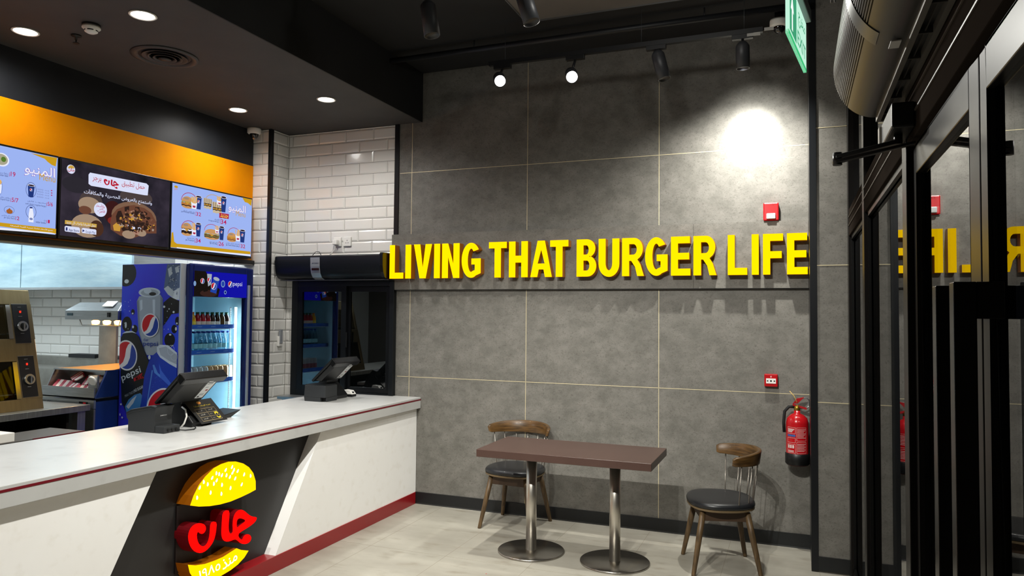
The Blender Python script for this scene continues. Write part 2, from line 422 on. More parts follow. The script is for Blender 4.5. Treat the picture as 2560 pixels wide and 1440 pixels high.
# ---------------------------------------------------------------- end wall, grout trims, baseboards
struct(MB().box(-3.45, D, 0, 0.11, D+0.15, 3.9), 'wall_back', tile_m, origin=(0, 0, 0))
t = MB()
for x in (-3.275, -2.147, -1.02):
    t.box(x-0.0022, D-0.0012, 0.104, x+0.0022, D+0.01, 3.9)
struct(t, 'trim_1', grout_gold)
t = MB()
for z in (1.128, 2.992): t.box(-3.40, D-0.0012, z-0.0022, 0.10, D+0.01, z+0.0022)
struct(t, 'trim_2', grout_gold)
struct(MB().box(-3.185, D-0.014, 0.012, 0.10, D, 0.104), 'baseboard_back', P('black_skirting', '17191b', 0.35))
struct(MB().box(-3.185, D-0.012, 0.0, 0.10, D, 0.012), 'trim_3', P('steel_strip', '55575a', 0.3, 0.9))
# pier at the glass front: tiled face, black corner trim
struct(MB().box(0.105, 5.335, 0, 0.60, D+0.15, 3.9), 'wall_right', tile_m, origin=(0.3, 5.335, 0))
struct(MB().box(0.088, 5.327, 0.004, 0.132, 5.347, 3.9).box(0.088, 5.347, 0.004, 0.106, D, 3.9), 'trim_4', P('black_corner_trim', '1b1d20', 0.3, 0.3))
struct(MB().box(0.132, 5.333, 1.126, 0.34, 5.336, 1.1305).box(0.132, 5.333, 2.99, 0.34, 5.336, 2.994).box(0.132, 5.333, 2.05, 0.34, 5.336, 2.0545), 'trim_5', grout_gold)
struct(MB().box(0.132, 5.323, 0.012, 0.34, 5.335, 0.104), 'baseboard_right', P('black_skirting', '17191b', 0.35))

# ---------------------------------------------------------------- white metro tiles (bevelled) and the walls behind
def metro(mb, fn, u0, u1, v0, v1, uoff, voff, holes=(), pu=0.308, pv=0.1063, g=0.0032, th=0.008, bev=0.013):
    """bevelled tiles in running bond; fn(u, v, d)"""
    r0 = int(math.floor((v0-voff)/pv))
    for r in range(r0, int((v1-voff)/pv)+2):
        a0 = voff+r*pv; a1 = a0+pv-g
        a0 = max(a0, v0); a1 = min(a1, v1)
        if a1-a0 < 0.008: continue
        off = uoff+(pu/2 if r % 2 else 0)
        k = int(math.floor((u0-off)/pu))
        while off+k*pu < u1:
            b0 = max(off+k*pu, u0); b1 = min(off+k*pu+pu-g, u1); k += 1
            if b1-b0 < 0.008: continue
            segs = [(b0, b1)]
            for (hu0, hu1, hv0, hv1) in holes:
                if a0 < hv1 and a1 > hv0:
                    ns = []
                    for s0, s1 in segs:
                        if s1 <= hu0 or s0 >= hu1: ns.append((s0, s1))
                        else:
                            if s0 < hu0-0.01: ns.append((s0, hu0))
                            if s1 > hu1+0.01: ns.append((hu1, s1))
                    segs = ns
            for s0, s1 in segs:
                b = min(bev, (a1-a0)*.3, (s1-s0)*.3)
                o = [(s0, a0), (s1, a0), (s1, a1), (s0, a1)]; i = [(s0+b, a0+b), (s1-b, a0+b), (s1-b, a1-b), (s0+b, a1-b)]
                n = len(mb.v)
                mb.v += [tuple(fn(p[0], p[1], 0.0)) for p in o]+[tuple(fn(p[0], p[1], 0.003)) for p in o]+[tuple(fn(p[0], p[1], th)) for p in i]
                for q in range(4):
                    e = (q+1) % 4
                    mb.face((n+q, n+e, n+4+e, n+4+q)); mb.face((n+4+q, n+4+e, n+8+e, n+8+q))
                mb.face((n+8, n+9, n+10, n+11))
    return mb
YT = 5.835   # grout plane of the tiled wall
struct(MB().box(-8.7, YT, 0, -3.45, YT+0.14, 3.46), 'wall_rear', grout_dark, origin=(-5, YT, 0))
m = MB(); metro(m, lambda u, v, d: (u, YT-d, v), -4.66, -3.452, 0.80, 3.45, -4.616-0.154+0.0014, 3.227-0.1063*40, holes=[(-4.58, -3.4, 0.0, 2.02)])
struct(m, 'wall_rear_tiles', subway)
m = MB(); metro(m, lambda u, v, d: (u, YT-d, v), -8.6, -4.87, 0.70, 2.66, -8.091+0.154, 1.847-0.1063*20)
struct(m, 'wall_kitchen_tiles', subway)
# column by the menu wall
struct(MB().box(-5.6, 5.577, 0, -4.668, YT, 3.46), 'column', grout_dark, origin=(-5, 5.6, 0))
m = MB(); metro(m, lambda u, v, d: (u, 5.577-d, v), -5.6, -4.67, 0.7, 3.45, -5.6+0.06, 3.227-0.1063*40)
metro(m, lambda u, v, d: (-4.668+d, u, v), 5.585, YT, 0.7, 3.45, 5.66, 3.227-0.1063*40)
struct(m, 'column_tiles', subway)
struct(MB().box(-4.685, 5.555, 0, -4.652, 5.595, 3.45), 'trim_6', P('black_corner_trim', '1b1d20', 0.3, 0.3), bevel=0.002)
struct(MB().box(-3.452, D-0.012, 2.42, -3.408, D+0.02, 3.45), 'trim_7', P('black_corner_trim', '1b1d20', 0.3, 0.3))
# kitchen shell
struct(MB().box(-8.85, -2, 0, -8.7, YT, 2.75), 'wall_left', P('white_wall', 'd4d6d4', 0.5))
struct(MB().box(-8.7, -2, 2.68, -4.95, YT, 2.8), 'ceiling_kitchen', P('white_ceiling', 'e4e6e4', 0.7))
struct(MB().box(-8.85, -2.15, -0.05, 0.5, -2, 3.95), 'wall_front', P('dark_front_wall', '57524b', 0.7))

# ---------------------------------------------------------------- ceilings, soffit, menu wall
struct(MB().box(-3.18, -2, 3.9, 0.6, D+0.15, 4.0), 'ceiling', ceil_black)
struct(MB().box(-1.86, -1.6, 3.882, 0.33, 5.0, 3.9), 'ceiling_panel', mottled('grey_ceiling_board', '5b5651', '655f59', 2, 0.6))
struct(MB().box(-1.868, -1.6, 3.874, -1.86, 5.008, 3.9).box(-1.868, 5.0, 3.874, 0.33, 5.008, 3.9), 'trim_8', P('grey_metal_edge', '6a6a6a', 0.4, 0.6))
struct(MB().box(-4.95, -2, 3.45, -3.18, D+0.01, 4.0), 'ceiling_soffit', soffit_m, origin=(-4, 3, 3.45))
struct(MB().box(-3.182, -2, 3.449, -3.172, D, 3.9), 'wall_bulkhead', ceil_black)
struct(MB().box(-4.95, -2, 3.105, -4.872, 5.565, 3.45), 'wall_menu_upper', mottled('black_plaster', '181a1f', '1f2125', 3, 0.5))
struct(MB().box(-4.95, -2, 2.19, -4.868, 5.565, 3.105), 'wall_menu', orange, origin=(-4.9, 3, 2.2))
struct(MB().box(-4.962, -2, 2.192, -4.95, 5.565, 2.68), 'wall_menu_inner', P('white_ceiling', 'e4e6e4', 0.7))
struct(MB().box(-4.96, -2, 2.155, -4.83, 5.566, 2.192), 'trim_9', P('black_ledge', '161616', 0.35))
struct(MB().box(-4.96, -2, 2.148, -4.845, 5.566, 2.155), 'trim_10', P('aluminium_edge', 'a8a39a', 0.35, 0.9))
struct(MB().box(-4.868, -2, 2.194, -4.864, 5.566, 2.205), 'trim_11', P('amber_edge', 'a86a10', 0.3, 0.3))

# ---------------------------------------------------------------- serving window in the tiled wall
wf = MB()
X0, X1, Z0, Z1 = -4.55, -3.418, 0.90, 2.003
for b in ((X0, Z0, X0+.07, Z1), (X1-.045, Z0, X1, Z1), (X0+.07, Z0, X1-.045, Z0+.06), (X0+.07, Z1-.05, X1-.045, Z1)):
    wf.box(b[0], 5.775, b[1], b[2], 5.86, b[3])
win = struct(wf, 'window_1', P('black_window_frame', '14171a', 0.35, 0.3), bevel=0.003)
fm = P('black_sash', '121417', 0.3, 0.3)
def sash(x0, x1, y):
    s = MB(); w = 0.055
    for b in ((x0, .955, x0+w, 1.955), (x1-w, .955, x1, 1.955), (x0+w, .955, x1-w, .955+w), (x0+w, 1.955-w, x1-w, 1.955)): s.box(b[0], y, b[1], b[2], y+.028, b[3])
    s = struct(s, 'sash', fm, win, bevel=0.002)
    struct(MB().box(x0+w, y+.012, .955+w, x1-w, y+.018, 1.955-w), 'pane', glass_mat('smoked_window_glass', (0.35, 0.38, 0.4), 2.8), s)
    return s
sash(-4.482, -3.93, 5.778)
sash(-3.96, -3.462, 5.812)
struct(MB().box(-3.922, 5.768, 1.38, -3.912, 5.778, 1.52), 'window_handle', plastic_b, win)
struct(MB().box(-4.6, YT+.05, .8, -3.3, YT+.07, 2.1), 'window_backing', P('night_black', '060708', 0.8), win)

# ---------------------------------------------------------------- serving counter
ctr = thing('serving_counter', 'long white serving counter with black slanted middle panel and burgundy plinth', 'counter', (-3.6, 3.2, 0))
XF, XR = -3.19, -3.28
def cx(u, v, d): return (d, u, v)
pt(MB().prism([[(0.2, .104), (2.535, .104), (2.965, .852), (0.2, .852)]], cx, -3.34, XF), 'front_panel', panel_w, ctr)
pt(MB().prism([[(3.935, .104), (D-.004, .104), (D-.004, .852), (4.407, .852)]], cx, -3.34, XF), 'front_panel', panel_w, ctr)
pt(MB().box(-3.34, 2.4, .10, XR, 4.5, .85), 'recessed_panel', dark_panel, ctr)
pl = MB().box(-3.34, 0.2, 0, -3.183, D-.016, .104); pt(pl, 'plinth', burgundy, ctr, bevel=0.002)
pt(MB().box(-4.05, 0.2, 0, -3.34, D-.02, .85), 'carcass', P('grey_carcass', '6e6c69', 0.6), ctr)
wt = thing('countertop', 'white stone counter slab with a thin burgundy line along its front edge', 'countertop', (-3.6, 3.0, .852))
pt(MB().box(-4.115, 0.1, .852, -3.15, D-.003, .95), 'slab', white_q, wt, bevel=0.003)
pt(MB().box(-3.152, 0.1, .922, -3.1485, D-.003, .934), 'inlay_line', P('burgundy_inlay', '6d0d1c', 0.35), wt)

# lit logo sign on the counter
lg = thing('logo_sign', 'lit burger sign with yellow bun halves and red lettering on the black counter panel', 'sign', (XR, 3.45, .13))
face_y = emis('lit_yellow_acrylic', (1.0, 0.60, 0.0), 1.5); side_y = P('amber_return', '8a4c06', 0.35, emit=0.10, emit_col='c86a00')  # returns glow faintly themselves, imitating spill from the lit faces
face_r = emis('lit_red_acrylic', (1.0, 0.003, 0.002), 1.4); side_r = P('crimson_return', '5c0610', 0.35, emit=0.06, emit_col='b00010')  # red returns carry the same faint glow of their own
white_e = emis('lit_white_vinyl', 'fffdf0', 1.5)
XL = -3.175
NOON = [(3.341, 0.481), (3.391, 0.47), (3.389, 0.435), (3.383, 0.394), (3.369, 0.361), (3.342, 0.336), (3.302, 0.319), (3.262, 0.322), (3.222, 0.345), (3.192, 0.382), (3.176, 0.425), (3.176, 0.457), (3.191, 0.485), (3.217, 0.497), (3.252, 0.497), (3.288, 0.483), (3.307, 0.462), (3.307, 0.439), (3.286, 0.425), (3.262, 0.433), (3.246, 0.453), (3.237, 0.434), (3.244, 0.397), (3.264, 0.367), (3.293, 0.35), (3.32, 0.36), (3.336, 0.395), (3.338, 0.437)]
ALEF = [(3.436, 0.516), (3.492, 0.516), (3.492, 0.47), (3.486, 0.422), (3.491, 0.38), (3.505, 0.365), (3.527, 0.367), (3.521, 0.413), (3.524, 0.45), (3.537, 0.478), (3.562, 0.492), (3.595, 0.49), (3.628, 0.469), (3.659, 0.44), (3.697, 0.418), (3.737, 0.408), (3.726, 0.385), (3.687, 0.37), (3.627, 0.359), (3.566, 0.35), (3.578, 0.321), (3.606, 0.298), (3.613, 0.315), (3.631, 0.326), (3.659, 0.323), (3.683, 0.305), (3.688, 0.282), (3.667, 0.266), (3.63, 0.267), (3.588, 0.286), (3.551, 0.325), (3.511, 0.322), (3.472, 0.327), (3.444, 0.346), (3.43, 0.375), (3.43, 0.418), (3.433, 0.473)]
HOLE = [(3.558, 0.438), (3.579, 0.441), (3.609, 0.429), (3.636, 0.412), (3.616, 0.403), (3.58, 0.396), (3.558, 0.384), (3.554, 0.413)]
BUN = [(3.185, 0.611), (3.208, 0.66), (3.245, 0.711), (3.292, 0.75), (3.356, 0.786), (3.414, 0.799), (3.474, 0.802), (3.536, 0.792), (3.6, 0.768), (3.652, 0.735), (3.691, 0.692), (3.714, 0.638), (3.717, 0.583), (3.662, 0.574), (3.588, 0.566), (3.499, 0.56), (3.413, 0.563), (3.33, 0.573), (3.249, 0.59)]
BUN2 = [(3.18, 0.284), (3.236, 0.263), (3.308, 0.249), (3.381, 0.245), (3.449, 0.246), (3.509, 0.256), (3.56, 0.264), (3.599, 0.242), (3.664, 0.219), (3.628, 0.188), (3.574, 0.163), (3.512, 0.148), (3.427, 0.139), (3.344, 0.145), (3.279, 0.163), (3.223, 0.194), (3.195, 0.235)]
SEEDS = [(3.504, 0.765), (3.452, 0.758), (3.52, 0.745), (3.553, 0.732), (3.509, 0.73), (3.609, 0.7), (3.666, 0.68), (3.377, 0.753), (3.399, 0.744), (3.422, 0.733), (3.459, 0.725), (3.488, 0.709), (3.533, 0.691), (3.345, 0.733), (3.381, 0.711), (3.28, 0.723), (3.311, 0.703), (3.359, 0.696), (3.424, 0.676), (3.59, 0.643), (3.251, 0.697), (3.495, 0.642), (3.335, 0.65), (3.421, 0.624), (3.233, 0.644)]
def smooth_loop(p, n=1):
    for _ in range(n):
        q = []
        for i in range(len(p)):
            a = p[i]; b = p[(i+1) % len(p)]; z = p[i-1]
            q.append((a[0]*.75+(b[0]+z[0])*.125, a[1]*.75+(b[1]+z[1])*.125)); q.append(((a[0]+b[0])/2, (a[1]+b[1])/2))
        p = q
    return p
def channel(name, loops, mf, ms, parent):
    o = pt(MB().prism(loops, cx, XR+.001, XL-.002, front=False), name, ms, parent)
    pt(MB().prism(loops, cx, XL-.002, XL), name+'_face', mf, o)
    return o
b1 = channel('bun_crown', [BUN], face_y, side_y, lg)
sd = MB()
random.seed(4)
for (y, z) in SEEDS:
    a = random.uniform(-.5, .5)+1.3; P_ = []
    for i in range(12):
        t = 2*PI*i/12; x_ = .0125*math.cos(t); y_ = .0085*math.sin(t)*(1 if math.cos(t) < 0 else .75)
        P_.append((y+x_*math.cos(a)-y_*math.sin(a), z+x_*math.sin(a)+y_*math.cos(a)))
    sd.prism([P_], cx, XL+.0005, XL+.0005, sides=False, back=False)
pt(sd, 'sesame_print', white_e, b1)
channel('lettering', [smooth_loop(NOON)], face_r, side_r, lg)
channel('lettering', [smooth_loop(ALEF), smooth_loop(HOLE)], face_r, side_r, lg)
b2 = channel('bun_heel', [BUN2], face_y, side_y, lg)
dm = MB(); put_text(dm, '١٩٨٥', (XL+.0006, 3.262, .172), (0, 1, 0), (0, 0, 1), .165, .052, 1, 0.05); put_text(dm, 'A:منذ', (XL+.0006, 3.447, .168), (0, 1, 0), (0, 0, 1), .125, .06, 1, .22)
pt(dm, 'date_lettering', white_e, b2)
pt(MB().box(XR-.001, 3.18, .22, XR+.012, 3.70, .60), 'backing_plate', P('sign_backing', '1d1514', 0.5), lg)

# ---------------------------------------------------------------- menu screens
PAL = {}
def scol(n):
    if n not in PAL:
        h = dict(plate='e9ecfb', gold='c99a1c', navy='28306b', magenta='b81e57', violet='8f66c4', steel='7b86b8', fries='e0b068', sauce='a5602c', salad='a9a58c', leaf='55792f', smoke1='4a3f3e', smoke2='2c2930', ember='3a1a1a', ember2='7a2a24', bunlight='a08872', bundark='4a2f22', beef='6b4434', beefdark='2f211d', pink='a8806f', cheese='c8963c', bungrill='7d5e4a', crumb='8a6049', crumb2='55382b', cheese2='c08a38', pale='a39184', plate2='d9def7', gold2='c9a348', red='b5152a', crimson='b02a4a', orange2='d97a3a', yellow2='f0d24a', g_white='eef0fb', g_red='c01f33', g_blue='26419b', cupblue='22387c', cola='332430', toast='c9b796', grill='6d5b52', bun='c9955f', crisp='b5783a', lettuce='8c9a4c')[n]
        PAL[n] = emis('screen_'+n, h, 1.0)
    return PAL[n]
XS = -4.80
def scr(u, v, d): return (XS+d, u, v)
TV1 = [
 ('P','gold',[(3.339,2.758),(3.528,2.764),(3.52,2.702),(3.491,2.707),(3.461,2.722),(3.439,2.739),(3.403,2.745)]),
 ('E','plate',3.151,2.675,0.049,0.044),
 ('E','salad',3.148,2.676,0.043,0.036),
 ('E','leaf',3.163,2.679,0.016,0.017),
 ('T','A:سلطة سيزر',3.137,2.582,0.059,0.014,'navy',0),
 ('T','Caesar Salad',3.138,2.569,0.057,0.014,'navy',0),
 ('P','magenta',[(3.202,2.601),(3.204,2.602),(3.205,2.575),(3.202,2.574)]),
 ('T','19',3.212,2.578,0.031,0.031,'magenta',1),
 ('T','A:المنيو',3.303,2.602,0.214,0.085,'lilac',1),
 ('T','Menu',3.405,2.588,0.115,0.045,'gold',0),
 ('O','navy',3.351,2.51,0.035,0.05),
 ('U','navy',3.351,2.505,0.024,0.044),
 ('T','300 ml',3.391,2.518,0.084,0.009,'steel',0),
 ('T','400 ml',3.391,2.502,0.085,0.009,'steel',0),
 ('T','500 ml',3.392,2.485,0.084,0.009,'steel',0),
 ('T','600 ml',3.392,2.467,0.085,0.009,'steel',0),
 ('E','magenta',3.495,2.529,0.005,0.004),
 ('E','magenta',3.496,2.512,0.005,0.004),
 ('E','magenta',3.496,2.496,0.005,0.004),
 ('O','navy',3.144,2.493,0.016,0.049),
 ('E','fries',3.138,2.527,0.017,0.018),
 ('P','plate',[(3.127,2.513),(3.156,2.512),(3.153,2.455),(3.129,2.454)]),
 ('T','A:بطاطس مقلي',3.149,2.423,0.061,0.014,'navy',0),
 ('T','(regular/large)',3.15,2.41,0.059,0.014,'navy',0),
 ('P','magenta',[(3.215,2.433),(3.217,2.434),(3.218,2.409),(3.215,2.409)]),
 ('T','5/7',3.223,2.41,0.044,0.029,'magenta',1),
 ('T','A:مشروب غازي',3.329,2.425,0.128,0.014,'navy',0),
 ('T','soft drink (regular/large)',3.315,2.405,0.143,0.014,'navy',0),
 ('P','magenta',[(3.461,2.441),(3.464,2.44),(3.464,2.418),(3.461,2.417)]),
 ('T','5/6',3.469,2.419,0.037,0.028,'magenta',1),
 ('O','navy',3.209,2.354,0.033,0.024),
 ('E','sauce',3.211,2.345,0.021,0.015),
 ('P','sauce',[(3.194,2.348),(3.21,2.368),(3.227,2.349)]),
 ('T','A:صوص جان سبايسي',3.161,2.307,0.087,0.014,'navy',0),
 ('T','Jan Spicy Sauce',3.176,2.294,0.072,0.014,'navy',0),
 ('P','magenta',[(3.251,2.317),(3.254,2.318),(3.254,2.293),(3.251,2.293)]),
 ('T','2',3.26,2.294,0.017,0.025,'magenta',1),
 ('O','navy',3.354,2.362,0.035,0.044),
 ('P','plate',[(3.345,2.384),(3.364,2.386),(3.372,2.348),(3.373,2.292),(3.339,2.292),(3.339,2.347)]),
 ('P','navy',[(3.344,2.394),(3.362,2.395),(3.363,2.386),(3.345,2.385)]),
 ('E','steel',3.356,2.314,0.012,0.008),
 ('T','A:ماء',3.445,2.31,0.015,0.011,'navy',0),
 ('T','water bottle',3.388,2.292,0.071,0.014,'navy',0),
 ('P','magenta',[(3.464,2.32),(3.467,2.32),(3.467,2.298),(3.464,2.297)]),
 ('T','1',3.474,2.3,0.013,0.023,'magenta',1),
 ('P','gold',[(3.116,2.265),(3.535,2.267),(3.535,2.231),(3.117,2.242)]),
 ('P','plate',[(3.117,2.232),(3.5,2.237),(3.536,2.233),(3.536,2.231),(3.118,2.216)]),
 ('T','A:جميع الأسعار شاملة ضريبة القيمة المضافة',3.218,2.245,0.295,0.016,'plate',0),
]
TV2 = [
 ('E','smoke1',3.8,2.494,0.094,0.082),
 ('E','smoke1',4.108,2.587,0.068,0.039),
 ('E','smoke2',3.676,2.6,0.106,0.058),
 ('E','ember',3.984,2.441,0.079,0.089),
 ('E','ember2',3.98,2.379,0.039,0.027),
 ('E','smoke1',4.235,2.591,0.104,0.056),
 ('E','bunlight',3.788,2.47,0.09,0.059),
 ('E','beef',3.754,2.429,0.05,0.03),
 ('E','bunlight',3.776,2.316,0.127,0.085),
 ('E','bundark',3.851,2.306,0.058,0.06),
 ('E','bungrill',4.178,2.43,0.207,0.119),
 ('P','beef',[(3.974,2.42),(4.017,2.472),(4.087,2.506),(4.169,2.525),(4.265,2.515),(4.334,2.484),(4.385,2.417),(4.388,2.327),(4.29,2.316),(4.16,2.262),(4.05,2.275),(3.969,2.312),(3.963,2.365)]),
 ('P','beefdark',[(4.026,2.458),(4.053,2.466),(4.077,2.418),(4.057,2.345),(4.021,2.349),(4.01,2.417)]),
 ('P','beefdark',[(4.083,2.497),(4.124,2.511),(4.127,2.425),(4.09,2.428)]),
 ('P','beefdark',[(4.179,2.511),(4.217,2.516),(4.238,2.439),(4.202,2.394),(4.172,2.446)]),
 ('P','beefdark',[(4.265,2.491),(4.295,2.479),(4.287,2.429),(4.262,2.442)]),
 ('P','pink',[(4.134,2.473),(4.171,2.486),(4.177,2.431),(4.141,2.418)]),
 ('P','pink',[(4.214,2.468),(4.251,2.481),(4.257,2.441),(4.22,2.428)]),
 ('P','cheese',[(3.986,2.345),(4.02,2.372),(4.056,2.353),(4.049,2.306),(3.996,2.307)]),
 ('P','cheese',[(4.118,2.415),(4.173,2.43),(4.183,2.408),(4.146,2.391)]),
 ('P','cheese',[(4.201,2.434),(4.248,2.424),(4.24,2.399),(4.192,2.409)]),
 ('P','cheese',[(4.278,2.387),(4.337,2.378),(4.299,2.341)]),
 ('P','beefdark',[(4.056,2.376),(4.155,2.397),(4.268,2.402),(4.328,2.369),(4.252,2.328),(4.14,2.3),(4.067,2.315)]),
 ('E','plate2',4.166,2.346,0.018,0.012),
 ('E','plate2',4.223,2.347,0.018,0.01),
 ('E','plate2',4.112,2.36,0.011,0.008),
 ('E','bunlight',4.127,2.29,0.059,0.032),
 ('E','bunlight',4.242,2.315,0.047,0.028),
 ('E','pink',4.195,2.314,0.028,0.016),
 ('E','plate2',3.633,2.704,0.032,0.032),
 ('P','gold2',[(3.61,2.706),(3.613,2.719),(3.627,2.731),(3.644,2.733),(3.657,2.723),(3.658,2.713)]),
 ('T','A:جان',3.608,2.683,0.054,0.033,'red',1),
 ('P','plate2',[(3.783,2.708),(4.277,2.713),(4.299,2.699),(4.292,2.62),(4.261,2.617),(3.794,2.613),(3.773,2.624),(3.771,2.691)]),
 ('T','A:حمل تطبيق',4.052,2.649,0.211,0.053,'red',0),
 ('J','red',3.897,2.626,0.131,0.062),
 ('T','A:برجر',3.804,2.646,0.071,0.038,'red',0),
 ('T','A:واستمتع بالعروض الحصرية والمكافآت',3.739,2.537,0.596,0.045,'plate2',1),
 ('E','plate2',3.876,2.449,0.054,0.053),
 ('T','A:والأسعار',3.837,2.462,0.073,0.026,'magenta',1),
 ('T','A:نفس',3.867,2.445,0.033,0.02,'magenta',1),
 ('T','A:الفرع',3.851,2.419,0.062,0.027,'magenta',1),
 ('P','gold2',[(3.599,2.337),(3.849,2.338),(3.848,2.312),(3.599,2.31)]),
 ('T','A:حمل تطبيقنا واعرف كل جديد',3.61,2.311,0.23,0.024,'plate2',0),
 ('P','plate2',[(3.607,2.297),(3.708,2.297),(3.717,2.287),(3.715,2.256),(3.604,2.257),(3.599,2.263),(3.598,2.29)]),
 ('T','App Store',3.629,2.258,0.08,0.023,'navy',1),
 ('P','navy',[(3.607,2.287),(3.62,2.287),(3.62,2.264),(3.607,2.264)]),
 ('P','plate2',[(3.74,2.297),(3.838,2.297),(3.847,2.291),(3.847,2.259),(3.736,2.26),(3.729,2.267),(3.729,2.291)]),
 ('T','Google Play',3.76,2.26,0.079,0.022,'navy',0),
 ('P','navy',[(3.736,2.287),(3.754,2.277),(3.735,2.267)]),
]
TV3 = [
 ('P','gold',[(5.349,2.767),(5.478,2.767),(5.472,2.704),(5.424,2.726),(5.384,2.729)]),
 ('P','gold',[(4.541,2.351),(4.557,2.357),(4.57,2.279),(4.597,2.264),(5.474,2.272),(5.475,2.246),(4.533,2.229)]),
 ('P','plate',[(4.598,2.235),(5.475,2.243),(5.474,2.23),(4.598,2.227)]),
 ('E','gold',4.575,2.737,0.02,0.01),
 ('T','A:جان',4.556,2.708,0.036,0.027,'orange2',1),
 ('O','crimson',4.721,2.635,0.088,0.073),
 ('R','bun1',4.699,2.625,0.066,0.053),
 ('U','navy',4.822,2.643,0.034,0.06),
 ('G','fries',4.771,2.635,0.034,0.056),
 ('T','A:جان كرانشي تشيكن',4.652,2.539,0.127,0.017,'navy',1),
 ('T','Jan Crunchy Chicken',4.633,2.531,0.145,0.014,'navy',1),
 ('P','magenta',[(4.785,2.557),(4.788,2.558),(4.788,2.523),(4.785,2.522)]),
 ('T','32',4.795,2.524,0.056,0.033,'magenta',1),
 ('O','gold',4.992,2.671,0.095,0.063),
 ('R','panini',4.925,2.649,0.052,0.05),
 ('R','panini',5.038,2.628,0.064,0.054),
 ('G','fries',5.061,2.695,0.034,0.041),
 ('U','navy',5.111,2.671,0.034,0.074),
 ('P','crimson',[(5.062,2.586),(5.179,2.588),(5.178,2.543),(5.061,2.54)]),
 ('T','A:جديد',5.075,2.539,0.094,0.043,'yellow2',1),
 ('T','A:كلاسيك',5.006,2.51,0.057,0.017,'navy',1),
 ('T','Original Burger',4.935,2.494,0.128,0.013,'navy',1),
 ('P','magenta',[(5.072,2.532),(5.076,2.533),(5.076,2.49),(5.072,2.49)]),
 ('T','34',5.082,2.488,0.069,0.041,'magenta',1),
 ('T','A:المنيو',5.172,2.605,0.22,0.087,'lilac',1),
 ('T','Menu',5.267,2.585,0.123,0.045,'gold',0),
 ('O','crimson',4.719,2.399,0.083,0.071),
 ('R','bun2',4.694,2.396,0.06,0.058),
 ('G','fries',4.776,2.405,0.031,0.054),
 ('U','navy',4.82,2.408,0.03,0.061),
 ('T','A:جان بريميوم',4.698,2.315,0.077,0.014,'navy',1),
 ('T','Jan Premium',4.682,2.296,0.094,0.016,'navy',1),
 ('P','magenta',[(4.783,2.324),(4.787,2.324),(4.787,2.289),(4.783,2.289)]),
 ('T','34',4.793,2.293,0.056,0.035,'magenta',1),
 ('O','crimson',4.974,2.408,0.086,0.062),
 ('R','hotdog',4.976,2.382,0.091,0.048),
 ('G','fries',5.035,2.433,0.024,0.036),
 ('U','navy',5.091,2.407,0.031,0.064),
 ('T','A:جان هوت دوق',4.949,2.306,0.09,0.017,'navy',1),
 ('T','Jan Hot Dog',4.953,2.293,0.084,0.015,'navy',1),
 ('P','magenta',[(5.047,2.32),(5.051,2.321),(5.051,2.289),(5.047,2.289)]),
 ('T','26',5.058,2.29,0.062,0.037,'magenta',1),
 ('O','crimson',5.247,2.407,0.08,0.063),
 ('R','bun3',5.217,2.381,0.059,0.044),
 ('G','fries',5.294,2.408,0.033,0.054),
 ('U','navy',5.351,2.408,0.036,0.062),
 ('T','A:جان فرايد تشيكن سبايسي',5.144,2.314,0.166,0.016,'navy',1),
 ('T','Jan Fried Chicken Spicy',5.144,2.296,0.167,0.017,'navy',1),
 ('P','magenta',[(5.317,2.33),(5.321,2.331),(5.32,2.297),(5.316,2.296)]),
 ('T','32',5.331,2.294,0.059,0.036,'magenta',1),
]
